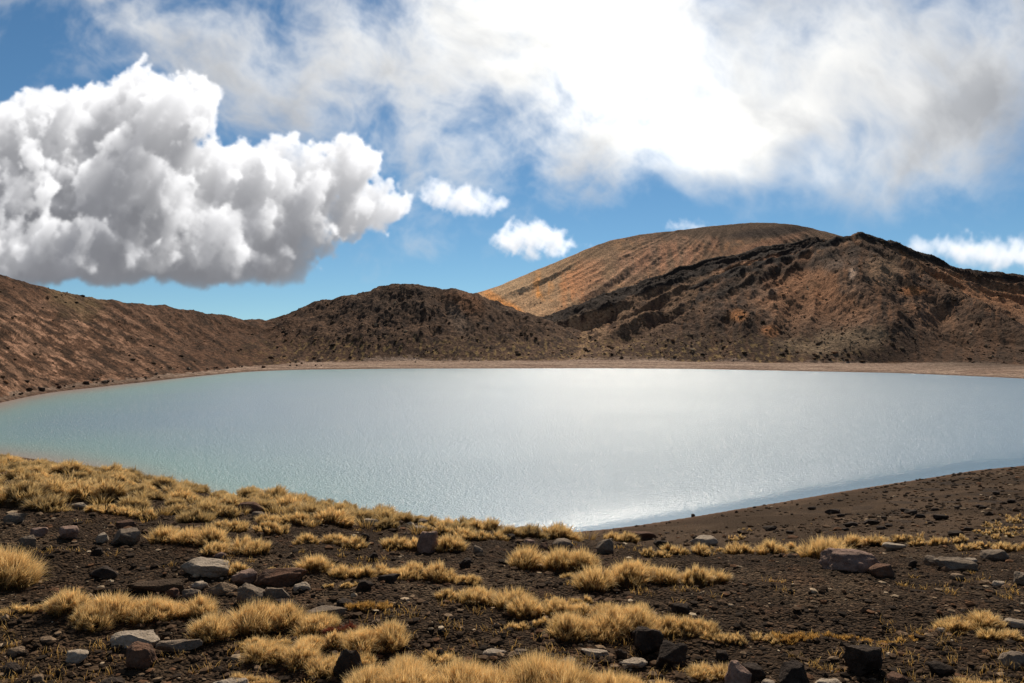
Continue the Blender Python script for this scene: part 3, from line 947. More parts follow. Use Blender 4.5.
big = [
    # px, base row, width, height, kind, flat, label
    (204, 577, 58, 18, 'pale', .85, 'large pale flat-topped slab with a dark undercut front, a small tussock on its right end'),
    (281, 587, 52, 19, 'brown', .35, 'long rounded dark red-brown boulder lying right of the pale flat slab'),
    (249, 610, 30, 25, 'grey', .45, 'grey wedge-shaped rock with a broad flat face, in the middle of the rock cluster'),
    (276, 602, 28, 16, 'grey', .4, 'rounded grey rock just below the long red-brown boulder'),
    (287, 611, 28, 13, 'dark', .4, 'low black rock in front of the rounded grey rock'),
    (245, 586, 25, 16, 'pink', .5, 'dull pinkish rock wedged between the pale flat slab and the red-brown boulder'),
    (224, 595, 28, 14, 'tan', .4, 'tan-topped rock with dark front tucked under the pale flat slab'),
    (199, 591, 20, 9, 'pale', .3, 'small pale knobbly rock below the left end of the pale flat slab'),
    (191, 599, 19, 10, 'grey', .3, 'small grey rock below the pale knobbly one'),
    (172, 598, 14, 10, 'brown', .4, 'small brown rock at the left end of the rock cluster'),
    (302, 591, 17, 9, 'pale', .4, 'small whitish rock at the right tip of the long red-brown boulder'),
    (221, 558, 12, 7, 'pink', .2, 'small pinkish-white round stone above the pale flat slab'),
    (213, 548, 15, 9, 'dark', .2, 'black lava lump at the end of the golden mats above the pale slab'),
    (156, 594, 56, 13, 'earth', .9, 'broad smooth brown slab half buried left of the rock cluster'),
    (104, 579, 27, 13, 'dark', .3, 'crumbly black lump on the bare ground left of the buried brown slab'),
    (136, 650, 48, 20, 'pale', .35, 'hollowed pale grey rock shaped like a skull, below the long grass mat'),
    (141, 671, 30, 25, 'brown', .75, 'block-shaped red-brown rock with a flat top, below the hollowed pale rock'),
    (77, 664, 25, 14, 'pale', .3, 'small bent pale grey rock left of the red-brown block'),
    (179, 652, 46, 12, 'grey', .7, 'narrow grey ledge of rock running right from the red-brown block'),
    (48, 643, 17, 6, 'tan', .7, 'thin flat tan stone lying on gravel below the long grass mat'),
    (16, 658, 18, 10, 'tan', .4, 'brown-tan rock near the left bottom corner'),
    (38, 684, 14, 9, 'tan', .3, 'pale tan stone cut by the bottom edge at the left'),
    (231, 692, 40, 13, 'pale', .7, 'smooth pale rock cut by the bottom edge below the tussocks'),
    (324, 624, 46, 16, 'grey', .75, 'half-buried grey slab with pale patches beside the red cushion plant'),
    (348, 684, 30, 36, 'dark', .25, 'tall dark brown boulder standing in golden grass near the bottom edge'),
    (367, 689, 14, 10, 'grey', .4, 'small grey stone right beside the tall dark boulder'),
    (364, 592, 18, 12, 'dark', .3, 'pointed dark rock above the red cushion plant'),
    (346, 607, 19, 9, 'dark', .5, 'flat black rock above the half-buried grey slab'),
    (373, 561, 11, 8, 'dark', .2, 'small round black stone between the golden mats'),
    (389, 583, 24, 8, 'dark', .5, 'low black rock under the front of the golden mat'),
    (424, 579, 17, 10, 'dark', .3, 'black angular rock lying against the long golden mat'),
    (428, 553, 23, 21, 'pink', .45, 'upright pinkish-grey wedge of rock beside a dark-based tussock'),
    (420, 532, 15, 6, 'pale', .6, 'thin pale stone just above the pinkish-grey wedge'),
    (423, 527, 12, 9, 'grey', .3, 'small grey stone on the brow above the pinkish-grey wedge'),
    (465, 568, 13, 10, 'dark', .2, 'round black stone on bare gravel right of the pinkish wedge'),
    (478, 554, 10, 8, 'grey', .3, 'small grey stone right of the dark-based tussock'),
    (520, 535, 23, 8, 'grey', .6, 'flat grey rock lying on the brow above the lake'),
    (510, 541, 11, 7, 'dark', .3, 'small black stone below the flat grey rock on the brow'),
    (530, 547, 12, 8, 'pink', .3, 'small pinkish stone between the brow and the big round tussocks'),
    (562, 550, 24, 12, 'grey', .4, 'grey rough boulder peeping out behind the big round tussock'),
    (545, 551, 12, 9, 'brown', .3, 'small brown stone left of the rough grey boulder'),
    (605, 554, 18, 15, 'grey', .35, 'pointed grey rock on the brow right of the big round tussock'),
    (640, 541, 32, 11, 'brown', .7, 'flat brown rock lying on the skyline of the brow'),
    (662, 548, 16, 9, 'dark', .3, 'dark rock between two tussocks on the brow'),
    (704, 547, 28, 12, 'pale', .6, 'white-topped rock with dark front among tussocks on the brow'),
    (851, 571, 60, 24, 'pink', .45, 'largest pinkish boulder with a hollow in its top, ringed by golden grass'),
    (882, 577, 24, 14, 'brown', .35, 'dark brown rock touching the right side of the largest boulder'),
    (894, 551, 22, 9, 'pale', .7, 'pale slab behind the largest pinkish boulder'),
    (932, 566, 18, 10, 'grey', .4, 'grey rock left of the wide low slab on the right'),
    (956, 572, 40, 14, 'grey', .7, 'wide low grey slab on the gravel at the right'),
    (970, 564, 15, 7, 'pale', .6, 'pale stone resting on the back of the wide low slab'),
    (957, 580, 16, 7, 'tan', .6, 'tan stone in front of the wide low slab'),
    (995, 561, 26, 12, 'grey', .5, 'slanting grey slab by the grassy brow at the right'),
    (999, 587, 15, 6, 'pale', .6, 'thin pale stone at the right, below the slanting slab'),
    (1022, 585, 20, 14, 'grey', .4, 'grey rock cut by the right edge below the brow'),
    (913, 568, 10, 8, 'dark', .3, 'small black stone between the largest boulder and the wide low slab'),
    (648, 654, 31, 27, 'dark', .7, 'black block of lava standing in front of the golden mat'),
    (669, 669, 36, 26, 'dark', .3, 'pitted dark boulder leaning against the black block'),
    (633, 669, 30, 9, 'pale', .8, 'thin flat pale slab in front of the black block'),
    (595, 659, 28, 9, 'pale', .8, 'oval flat pale stone left of the black block'),
    (569, 668, 18, 10, 'grey', .5, 'grey stone half hidden by the bottom tussocks'),
    (494, 656, 25, 7, 'pale', .7, 'flat whitish stone behind the bottom tussocks'),
    (519, 657, 18, 7, 'grey', .6, 'flat grey stone behind the bottom tussocks'),
    (449, 692, 38, 14, 'grey', .4, 'rounded grey rock cut by the bottom edge under the tussocks'),
    (621, 660, 12, 11, 'dark', .3, 'small black rock at the left foot of the black block'),
    (738, 690, 26, 28, 'pink', .3, 'pointed pinkish-grey rock leaning right of the small tussock at the bottom'),
    (752, 680, 24, 17, 'dark', .4, 'dark rock right behind the pointed pinkish-grey rock'),
    (793, 692, 36, 28, 'dark', .45, 'big dark angular boulder cut by the bottom edge'),
    (769, 688, 14, 8, 'pale', .6, 'pale stone at the bottom edge left of the big dark boulder'),
    (680, 616, 19, 14, 'dark', .3, 'lone black stone on open gravel above the golden mat'),
    (722, 660, 13, 9, 'dark', .4, 'small dark stone above the small bottom tussock'),
    (864, 677, 37, 31, 'dark', .55, 'dark boulder with a sloping flat top standing alone at the bottom right'),
    (828, 692, 28, 13, 'pale', .6, 'pale rock cut by the bottom edge left of the lone dark boulder'),
    (897, 686, 22, 12, 'brown', .4, 'brown rock at the bottom edge right of the lone dark boulder'),
    (941, 633, 9, 6, 'pale', .3, 'small white stone left of the spiky tussock at the right'),
    (1015, 628, 22, 9, 'pale', .7, 'pale slab at the right edge behind the spiky tussock'),
    (1014, 668, 28, 16, 'grey', .5, 'mottled grey rock near the right bottom corner'),
    (14, 496, 36, 6, 'grey', .9, 'long flat grey plank-shaped slab at the left edge of the tussock slope'),
    (79, 509, 20, 6, 'pale', .6, 'pale flat stone among the tussocks above the dark flat rocks'),
    (16, 524, 21, 11, 'grey', .5, 'grey rock near the left edge, topmost of the left pile'),
    (38, 538, 17, 10, 'pink', .5, 'pinkish rock in the middle of the left pile'),
    (26, 548, 18, 12, 'grey', .4, 'dark grey rock at the foot of the left pile'),
    (68, 540, 21, 13, 'pink', .6, 'split pinkish rock right of the left pile'),
    (102, 543, 13, 10, 'pale', .5, 'small pale upright stone left of the dark undercut rock'),
    (127, 546, 29, 17, 'grey', .85, 'flat-topped grey rock with deep dark undercut below the tussock slope'),
    (126, 528, 20, 9, 'brown', .6, 'tilted brown slab just above the flat-topped undercut rock'),
    (136, 506, 18, 9, 'dark', .4, 'dark rock among the tussocks on the left slope'),
    (94, 475, 13, 5, 'grey', .5, 'small grey stone high on the tussock slope'),
    (250, 513, 26, 11, 'brown', .5, 'brown flat boulder among the golden mats in the middle of the slope'),
    (259, 519, 16, 7, 'grey', .5, 'grey stone in front of the brown flat boulder'),
    (370, 525, 17, 7, 'pale', .5, 'pale rock on the upper slope right of the long golden mats'),
    (365, 541, 9, 7, 'dark', .2, 'small black stone at the right tip of the golden mat'),
    (275, 504, 9, 4, 'pale', .5, 'tiny pale stone on the brow of the slope'),
    (340, 543, 13, 6, 'tan', .4, 'tan stone sticking out of the front of the golden mat'),
    (182, 541, 12, 9, 'dark', .3, 'black stone at the left foot of the widest golden mat'),
    (98, 556, 12, 8, 'dark', .3, 'black stone on bare ground below the small pale upright stone'),
    (10, 676, 22, 14, 'dark', .4, 'dark rock in the left bottom corner'),
    (110, 690, 30, 16, 'dark', .4, 'dark rock cut by the bottom edge below the red-brown block'),
    (940, 676, 26, 14, 'dark', .4, 'dark low rock right of the brown rock at the bottom'),
]
for i, (px, b_, w_, h_, kd, fl, lab) in enumerate(big):
    o = rock(px, b_, w_, h_, kd, lab, 100 + i * 7, fl, ang=.66 if kd in ('dark', 'grey') else .74)

# black boulders scattered over the dark beach on the right
rr = random.Random(4)
for px, r_, w_ in [(812, 510, 9), (833, 514, 16), (841, 517, 9), (851, 527, 15), (846, 531, 8), (872, 525, 17), (881, 530, 10), (889, 527, 8), (905, 512, 9), (911, 515, 14),
                   (920, 518, 11), (935, 511, 8), (941, 520, 16), (958, 509, 9), (980, 508, 9), (996, 495, 8), (770, 531, 15), (742, 534, 10), (790, 534, 8), (955, 537, 18),
                   (968, 531, 12), (1012, 503, 10), (884, 519, 7), (930, 524, 6)]:
    rock(px, r_, w_, w_ * .30 + 1.0, 'dark', 'black low lava boulder strewn on the bare dark slope above the lake', rr.randint(1, 9999), .5, grp='black boulders on the dark slope by the lake', depth=1.4, sink=.15)
# stones standing in the water and on the water line
for px, r_, w_, lab in [(693, 517, 4, 'tiny dark rock standing alone in the lake off the near shore'), (721, 519, 3, 'tiny dark stone in the lake, second from the left of those off the near shore'),
                        (707, 524, 3, 'small dark upright stone on the near water line'), (743, 516, 4, 'small dark stone at the water edge, left one of a close pair'),
                        (750, 515, 4, 'small dark stone at the water edge, right one of a close pair')]:
    u_ = (px - 512) / F
    y_ = (CAMZ) / ((r_ - HOR) / F)
    V, Fc = rock_shape(px, w_ * y_ / F, w_ * y_ / F, .5, .3, lod=ICO3)
    link('rock', mesh_np('rock', V, Fc, RM['dark'], None, True), None, (u_ * y_, y_, -.15), (0, 0, px), lab, 'rock')
# dark boulders lining the foot of the left crater wall
for i in range(58):
    px = rr.uniform(2, 330) if i < 50 else rr.uniform(330, 560)
    u_ = (px - 512) / F
    yf = float(smooth_tab(np.array([u_]), FAR, 1)[0])
    bw = float(smooth_tab(np.array([u_]), FOOTW, 1)[0])
    y_ = yf + (rr.uniform(.5, 1.5) * bw if px < 240 else rr.uniform(.4, 1.05) * bw)
    w_ = rr.choice([.7, .9, 1.3, 1.9]) * (1 if px < 300 else .8)
    V, Fc = rock_shape(1000 + i, w_, w_ * .8, w_ * .7, .3, lod=ICO3, ang=.65)
    link('boulder', mesh_np('boulder', V, Fc, RM[rr.choice(['dark', 'dark', 'brown', 'grey'])], None, True), None, (u_ * y_, y_, ground_z(u_ * y_, y_) - w_ * .12), (0, 0, rr.uniform(0, 6)),
         'boulder on the shore strip at the foot of the crater wall across the lake', 'boulder', 'boulders along the foot of the crater wall')

# ------------------------------------------------------------------ gravel, rubble
rg = np.random.default_rng(8)
BASE_ICO = ico(1)


def scatter(name, X, Y, size, colr, mat, flatten=.6, sink=.25):
    n = len(X)
    bv, bf = BASE_ICO
    nv = len(bv)
    Z = terrain(X, Y)
    jit = 1 + rg.uniform(-.38, .30, (n, nv, 1))
    sc = np.stack([rg.uniform(.7, 1.3, n), rg.uniform(.7, 1.3, n), rg.uniform(.45, 1.0, n) * flatten / .6 * .7], -1)[:, None, :]
    V = bv[None] * jit * sc
    a = rg.uniform(0, 6.28, n)
    ca, sa = np.cos(a)[:, None], np.sin(a)[:, None]
    vx, vy = V[..., 0] * ca - V[..., 1] * sa, V[..., 0] * sa + V[..., 1] * ca
    V = np.stack([vx, vy, V[..., 2]], -1) * (size * .5)[:, None, None]
    V += np.stack([X, Y, Z + size * .5 * .45 * (1 - 2 * sink)], -1)[:, None, :]
    Fa = (bf[None] + (np.arange(n) * nv)[:, None, None]).reshape(-1, 3)
    C = np.repeat(colr[:, None, :], nv, 1).reshape(-1, 3)
    me = mesh_np(name, V.reshape(-1, 3), Fa, mat, C, False)
    return link(name, me, kind='stuff')


PAL = np.array([(.048, .030, .018), (.070, .043, .025), (.105, .064, .037), (.13, .066, .034), (.20, .135, .082), (.34, .25, .16), (.028, .019, .013), (.45, .35, .23)])


def gravel_points(n, p0, p1, r0, r1, power=1.0):
    px = rg.uniform(p0, p1, n)
    rw = r0 + (r1 - r0) * rg.random(n) ** power
    u = (px - 512) / F
    # walk to the distance with that depression on a smooth base surface
    Yt = np.exp(np.linspace(math.log(2.6), math.log(60), 260))
    X_, Y_ = u[:, None] * Yt[None], np.repeat(Yt[None], n, 0)
    zt = near_base(np.repeat(u[:, None], len(Yt), 1), Y_)[0]
    f = (CAMZ - (rw[:, None] - HOR) / F * Yt[None]) < zt
    ok = f.any(1)
    i = np.argmax(f, 1)
    y = Yt[i] * np.exp(rg.uniform(0, .012, n))
    return (u * y)[ok], y[ok]


def pick(n, w):
    w = np.array(w, float)
    return PAL[rg.choice(len(PAL), n, p=w / w.sum())] * rg.uniform(.75, 1.25, (n, 1))


x_, y_ = gravel_points(30000, -90, 1114, 470, 700)
sz = y_ / F * np.minimum(1.0 + rg.pareto(2.2, len(x_)) * 1.4, 9)
scatter('gravel', x_, y_, sz, pick(len(x_), [5, 6, 5, 2, 2.0, .9, 5, .25]), M_gravel)['label'] = 'loose dark volcanic gravel strewn over the ground'
x_, y_ = gravel_points(2700, -90, 1114, 470, 700)
sz = rg.uniform(.022, .07, len(x_)) * (1 + .3 * (y_ > 8))
scatter('rubble', x_, y_, sz, pick(len(x_), [5, 5, 3, 2, 1.0, .5, 7, .1]), M_gravel)['label'] = 'scattered fist-sized dark stones on the ground'
# stones on the beach slope beyond the brow
n = 5200
u = rg.uniform(.08, .80, n)
Y = rg.uniform(13, 104, n)
Ys_ = smooth_tab(u, NEAR, 1)
ok = (Y < Ys_ - 1) & (rg.random(n) < (.25 + .9 * sstep(u, .35, .65)) * (.35 + sstep(fbm(u * Y * .1, Y * .1, 3, 141), -.1, .25)))
u, Y = u[ok], Y[ok]
scatter('beach_rubble', u * Y, Y, rg.uniform(.10, .30, len(Y)) * (Y / 60 + .4), pick(len(Y), [5, 4, 2, 1, .5, .3, 6, 0]), M_gravel)['label'] = 'dark stones thinly spread over the bare slope above the lake'
# blocks on the crater walls
n = 26000
u = rg.uniform(-.80, .80, n)
Yf_ = smooth_tab(u, FAR, 1)
Y = Yf_ + 6 + (760 - Yf_) * rg.random(n) ** 1.3
X = u * Y
z_, k_, *_r2 = terrain(X, Y, True)
row_ = HOR - F * (z_ - CAMZ) / Y
cl = fbm(X * .045, Y * .03, 3, 151)
ok = (z_ > 3.0) & (rg.random(n) < (.25 + .9 * sstep(cl, -.12, .25)) * np.where(k_ == 4, .5, 1.0) * np.where(u < -.33, .5, 1))
X, Y = X[ok], Y[ok]
sz = (.55 + rg.pareto(2.8, len(X)) * .7).clip(.5, 3.0) * np.where(X / Y < -.33, .7, 1.0)
scatter('hillside_rubble', X, Y, sz, pick(len(X), [6, 5, 5, 3, 3, .8, 5, .2]) * 1.25, M_gravel, .8, .35)['label'] = 'lava blocks littering the crater walls and the mountain side'

# ------------------------------------------------------------------ tussock grass
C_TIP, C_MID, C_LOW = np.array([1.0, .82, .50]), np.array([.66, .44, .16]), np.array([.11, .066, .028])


def blades(rx, ry, rz, dirx, diry, lean, length, width, rnd, warm):
    """arching ribbons: four cross rows each"""
    n = len(rx)
    t = np.array([0, .38, .74, 1.0])
    L = np.hypot(dirx, diry) + 1e-6
    dx, dy_ = dirx / L, diry / L
    a0 = lean[:, None] * t[None] * 1.25
    horiz = np.cumsum(np.concatenate([np.zeros((n, 1)), np.diff(t)[None] * np.sin(a0[:, 1:])], 1), 1) * length[:, None]
    vert = np.cumsum(np.concatenate([np.zeros((n, 1)), np.diff(t)[None] * np.cos(a0[:, 1:])], 1), 1) * length[:, None]
    cx = rx[:, None] + dx[:, None] * horiz
    cy = ry[:, None] + dy_[:, None] * horiz
    cz = rz[:, None] + vert
    wa = rnd.uniform(0, math.pi, n)
    wv = np.array([1.0, .9, .6, .12])[None] * width[:, None] * .5
    ox, oy = np.cos(wa)[:, None] * wv, np.sin(wa)[:, None] * wv
    V = np.stack([np.stack([cx - ox, cy - oy, cz], -1), np.stack([cx + ox, cy + oy, cz], -1)], 2)   # n,4,2,3
    b_ = (np.arange(n) * 8)[:, None, None]
    q = np.array([[0, 1, 3, 2], [2, 3, 5, 4], [4, 5, 7, 6]])[None]
    Fc = (b_ + q).reshape(-1, 4)
    tone = np.zeros((n, 4, 2, 3))
    k = rnd.uniform(.7, 1.2, n)[:, None]
    g = rnd.random(n)[:, None]
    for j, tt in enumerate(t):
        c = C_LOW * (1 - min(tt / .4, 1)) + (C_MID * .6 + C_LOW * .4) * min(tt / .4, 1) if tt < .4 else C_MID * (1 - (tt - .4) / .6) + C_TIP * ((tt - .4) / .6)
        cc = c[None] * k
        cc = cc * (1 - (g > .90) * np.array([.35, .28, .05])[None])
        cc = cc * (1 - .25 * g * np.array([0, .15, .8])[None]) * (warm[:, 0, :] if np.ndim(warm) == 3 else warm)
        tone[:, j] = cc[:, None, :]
    return V.reshape(-1, 3), Fc, tone.reshape(-1, 3)


def tussock_parts(w, d, h, seed, zfun=None, nbl=1500, width=.004, warm=1.0, lumps=None, upright=.35):
    """footprint w x d; several crowns merged; returns the blade mesh data and the thatch mound data"""
    rnd = np.random.default_rng(seed)
    nl = lumps or max(1, int(round(w / (h * 1.5))))
    cs = []
    for i in range(nl):
        fx = 0 if nl == 1 else (i + .5) / nl - .5
        cs.append((fx * w + rnd.normal() * .04 * w, rnd.normal() * .16 * d, rnd.uniform(.75, 1.15)))
    cs = np.array(cs)
    lr = max(w / nl * .62, .05)
    nt = max(12, nbl // 17)
    ti = rnd.integers(0, nt, nbl)
    tci = rnd.integers(0, nl, nt)
    th, rr_ = rnd.uniform(0, 2 * math.pi, nt), np.sqrt(rnd.random(nt))
    tox, toy = np.cos(th) * rr_ * lr * .84, np.sin(th) * rr_ * d * .40
    tdx = tox / lr + rnd.normal(0, .45, nt) + .12
    tdy = toy / (d * .45) + rnd.normal(0, .45, nt)
    tlean = np.clip(.10 + rr_ * (1.1 - upright) + rnd.normal(0, .25, nt), 0, 1.35)
    tlen = rnd.uniform(.6, 1.1, nt) * cs[tci, 2]
    ttone = rnd.uniform(.72, 1.18, nt)
    rx = cs[tci, 0][ti] + tox[ti] + rnd.normal(0, .035 * lr + .004, nbl)
    ry = cs[tci, 1][ti] + toy[ti] + rnd.normal(0, .035 * lr + .004, nbl)
    hump = np.clip(1 - rr_[ti] ** 2, 0, 1) * h * .42 * cs[tci, 2][ti]
    gz = zfun(rx, ry) if zfun else np.zeros(nbl)
    rz = gz + hump * .9 - .01
    dirx = tdx[ti] + rnd.normal(0, .28, nbl)
    diry = tdy[ti] + rnd.normal(0, .28, nbl)
    lean = np.clip(tlean[ti] + rnd.normal(0, .16, nbl), 0, 1.5)
    length = h * .78 * tlen[ti] * rnd.uniform(.68, 1.14, nbl)
    warm = np.asarray(warm)[None, None, :] * ttone[ti][:, None, None] if np.ndim(warm) else warm * ttone[ti][:, None, None]
    Vb, Fb, Tb = blades(rx, ry, rz, dirx, diry, lean, length, np.full(nbl, width) * rnd.uniform(.7, 1.3, nbl), rnd, warm)
    # mound of dead thatch
    gx, gy = np.meshgrid(np.linspace(-.5, .5, max(12, int(16 * nl ** .5))), np.linspace(-.5, .5, 14))
    gx, gy = gx * w * 1.02, gy * d * 1.0
    hh_ = np.full(gx.shape, -.03)
    for cx, cy, s in cs:
        r2 = ((gx - cx) / (lr * .95)) ** 2 + ((gy - cy) / (d * .46)) ** 2
        hh_ = np.maximum(hh_, h * .46 * s * np.clip(1 - r2, -.3, 1) ** 1.0)
    gz = zfun(gx.ravel(), gy.ravel()).reshape(gx.shape) if zfun else 0
    Vm = np.stack([gx, gy, gz + hh_ - .012], -1).reshape(-1, 3)
    return (Vb, Fb, Tb), (Vm, grid_faces(*gx.shape))


def mat_tussock(px, base, wpx, hpx, label, seed, dens=1.0, dep=.9, warm=1.0, upright=.35, name='tussock', cat='tussock grass', grp=None):
    x, y, z = hit(px, base)
    s = y / F
    w, h = wpx * s * 1.07, hpx * s
    slope = (CAMZ - z) / y
    d = min(max(h * 1.5, .10), w) * dep
    h = max(h - d * slope * .45, h * .6) * .92
    cx, cy = x * (y + d * .4) / y, y + d * .4
    cz = ground_z(cx, cy)
    zf_ = lambda a, b_: terrain(cx + a, cy + b_) - cz
    nbl = int(min(9000, max(260, wpx * hpx * 2.5 * dens)))
    bd, th = tussock_parts(w, d, h, seed, zf_, nbl, width=max(.0022, s * .42), warm=warm, upright=upright)
    e = link(name, None, None, (cx, cy, cz), None, label, cat, grp)
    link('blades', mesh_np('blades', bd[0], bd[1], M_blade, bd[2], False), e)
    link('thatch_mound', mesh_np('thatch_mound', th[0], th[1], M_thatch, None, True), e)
    return e


W1 = np.array([1.05, .95, .80])
mats = [
    (437, 703, 96, 50, 'left end of the broad golden grass belt along the bottom edge', 1, .45),
    (512, 704, 104, 54, 'middle and tallest stretch of the golden grass belt along the bottom edge', 1, .45),
    (590, 706, 96, 48, 'right part of the golden grass belt along the bottom edge', 1, .45),
    (646, 706, 56, 34, 'low right tip of the golden grass belt along the bottom edge', 1, .45),
    (388, 696, 64, 46, 'bushy golden tussock right of the tall dark boulder at the bottom', 1, .4),
    (374, 656, 56, 34, 'spiky golden tussock between the red cushion plant and the tall dark boulder', 1, .3),
    (236, 642, 70, 38, 'domed golden tussock with dark underside, left one of the foreground group', 1, .3),
    (300, 636, 72, 32, 'golden tussock right of the domed one, below the half-buried grey slab', 1, .35),
    (280, 664, 68, 28, 'loose golden tussock below the domed one', 1, .35),
    (318, 676, 60, 26, 'thin golden tussock left of the tall dark boulder', 1, .35),
    (252, 686, 40, 16, 'small faint tussock at the bottom above the smooth pale rock', 1, .35),
    (198, 618, 30, 20, 'small golden tussock at the right end of the long left grass mat', 1, .35),
    (38, 614, 66, 15, 'thin left tail of the long grass mat across the left foreground', 1, .35),
    (84, 622, 66, 30, 'thick left part of the long grass mat, above the thin flat tan stone', 1, .35),
    (132, 626, 62, 34, 'dark-bellied middle of the long grass mat, above the hollowed pale rock', 1, .35),
    (180, 622, 50, 28, 'right part of the long grass mat, below the buried brown slab', 1, .35),
    (4, 594, 56, 42, 'tall golden tussock cut by the left edge of the frame', 1, .35),
    (317, 572, 31, 21, 'round ball-shaped golden-brown tussock alone on bare ground', .9, .35),
    (229, 578, 26, 16, 'small tussock growing at the right end of the pale flat slab', 1, .35),
    (352, 577, 42, 20, 'golden mat right of the ball-shaped tussock', 1, .35),
    (392, 580, 48, 20, 'golden mat above the low black rock', 1, .35),
    (428, 581, 50, 22, 'golden mat that the black angular rock lies against', 1, .35),
    (458, 584, 40, 17, 'tapering right tip of the long golden mat, above bare gravel', 1, .35),
    (462, 602, 50, 16, 'pale low mat left of the two bushy tussocks in the middle', 1, .35),
    (500, 609, 62, 26, 'bushy golden tussock in the middle of the foreground, left of its neighbour', 1, .35),
    (542, 618, 56, 28, 'bushy golden tussock in the middle, with a dark hollow below its right side', 1, .35),
    (528, 630, 46, 12, 'low thin strip of grass in front of the middle tussocks', 1, .4),
    (584, 642, 62, 34, 'golden tussock at the left of the big mat behind the black block', 1, .35),
    (626, 640, 60, 34, 'golden tussock directly behind the black block of lava', 1, .35),
    (610, 618, 84, 20, 'pale upper edge of the big golden mat behind the black block', 1, .35),
    (686, 640, 62, 24, 'golden tussock right of the black block, tapering right', 1, .35),
    (722, 644, 40, 14, 'low orange-tinged tip of the big mat on open gravel', .8, .4),
    (439, 666, 34, 17, 'small round tussock alone above the bottom grass belt', 1, .35),
    (556, 573, 78, 30, 'large rounded golden tussock near the middle of the brow', 1, .3),
    (576, 580, 30, 12, 'low tuft in front of the large rounded tussock near the middle', 1, .35),
    (612, 590, 62, 34, 'large bushy tussock with a dark hollow beneath, right of the large rounded one', 1, .3),
    (650, 584, 46, 26, 'golden tussock between the bushy one and the loaf-shaped one', 1, .3),
    (706, 585, 46, 22, 'loaf-shaped golden tussock with a sharp dark shadow, on open gravel', .9, .3),
    (683, 554, 40, 15, 'golden tussock on the brow left of the white-topped rock', 1, .35),
    (655, 557, 24, 10, 'small tuft below the flat brown rock of the brow', 1, .35),
    (714, 552, 22, 9, 'small tuft right under the white-topped rock', 1, .35),
    (735, 541, 18, 8, 'small tuft on the brow right of the white-topped rock', 1, .35),
    (752, 555, 48, 20, 'wide golden tussock on the brow, left half of a pair', 1, .35),
    (786, 553, 44, 16, 'wide golden tussock on the brow, right half of a pair', 1, .35),
    (826, 560, 38, 26, 'golden grass rising left of the largest pinkish boulder', 1, .4),
    (852, 549, 56, 16, 'golden grass along the back of the largest pinkish boulder', 1, .4),
    (897, 543, 54, 10, 'thin grass strip on the brow right of the largest boulder', 1, .4),
    (940, 546, 52, 11, 'thin grass strip on the brow behind the wide low slab', 1, .4),
    (982, 550, 50, 12, 'thin grass strip on the brow behind the slanting grey slab', 1, .4),
    (1018, 552, 36, 14, 'clump of grass where the brow meets the right edge', 1, .4),
    (714, 684, 44, 24, 'small spiky tussock left of the pointed pinkish-grey rock', 1, .3),
    (764, 642, 22, 15, 'small pale spiky tuft left of the orange mound', 1, .3),
    (797, 642, 46, 13, 'low orange-brown grass mound on the gravel', .62, .45),
    (846, 640, 44, 9, 'faint orange-brown grass strip right of the orange mound', .62, .45),
    (968, 632, 52, 25, 'pale spiky tussock at the right, standing on gravel', 1, .15),
    (1003, 640, 40, 18, 'thin tussock just right of the pale spiky one', .85, .3),
    (988, 690, 60, 14, 'low grass cut by the bottom edge at the right', .9, .35),
    (330, 545, 64, 18, 'long golden mat with a tan stone sticking out of its front', 1, .35),
    (404, 550, 44, 20, 'golden mat left of the pinkish-grey wedge', 1, .35),
    (450, 552, 26, 20, 'round dark-based tussock touching the pinkish-grey wedge', .95, .3),
    (480, 540, 52, 14, 'golden mat on the brow above the dark-based tussock', 1, .35),
    (440, 534, 44, 12, 'golden mat on the brow above the thin pale stone', 1, .35),
    (250, 533, 74, 16, 'golden mat below the brown flat boulder of the slope', 1, .35),
    (192, 545, 74, 26, 'widest golden mat of the slope, above the pale slab', 1, .35),
    (240, 555, 62, 22, 'golden mat ending at the black lava lump', 1, .35),
    (285, 525, 50, 16, 'golden mat high in the middle of the slope', 1, .35),
    (120, 516, 66, 14, 'golden mat on the slope above the flat-topped undercut rock', 1, .35),
    (285, 574, 34, 8, 'thin low mat left of the ball-shaped tussock', .95, .4),
    (360, 638, 40, 10, 'dry brown tuft edge above the red cushion plant', .6, .35),
    (370, 612, 44, 14, 'brown wiry tuft right of the half-buried grey slab', .55, .35),
    (262, 652, 46, 20, 'low tussock filling the gap under the domed foreground tussock', .9, .3),
    (322, 654, 52, 22, 'loose golden tussock between the red cushion plant and the thin one below', 1, .3),
    (352, 668, 40, 20, 'pale tussock just behind the tall dark boulder', 1, .35),
    (414, 676, 50, 24, 'golden tussock at the back edge of the bottom grass belt, left end', 1, .35),
    (340, 588, 40, 8, 'thin dry grass strip in front of the golden mats, right of the ball-shaped tussock', .85, .4),
    (566, 606, 46, 12, 'thin pale strip of grass below the large bushy tussock', 1, .35),
    (24, 612, 40, 9, 'thin faint grass strip at the left edge of the long grass mat', .85, .4),
    (905, 642, 52, 8, 'thin orange-brown grass wisps between the orange mound and the spiky tussock', .62, .45),
    (745, 532, 14, 5, 'tiny tuft on the far side of the brow', 1, .35),
]
for i, (px, b_, w_, h_, lab, dn_, up) in enumerate(mats):
    cfac = np.array([1.05, .80, .45]) * dn_ / .8 if dn_ < .7 else W1 * (.86 + .14 * dn_)
    mat_tussock(px, b_, w_, h_, lab, 300 + i, 1.0, warm=cfac, upright=up)

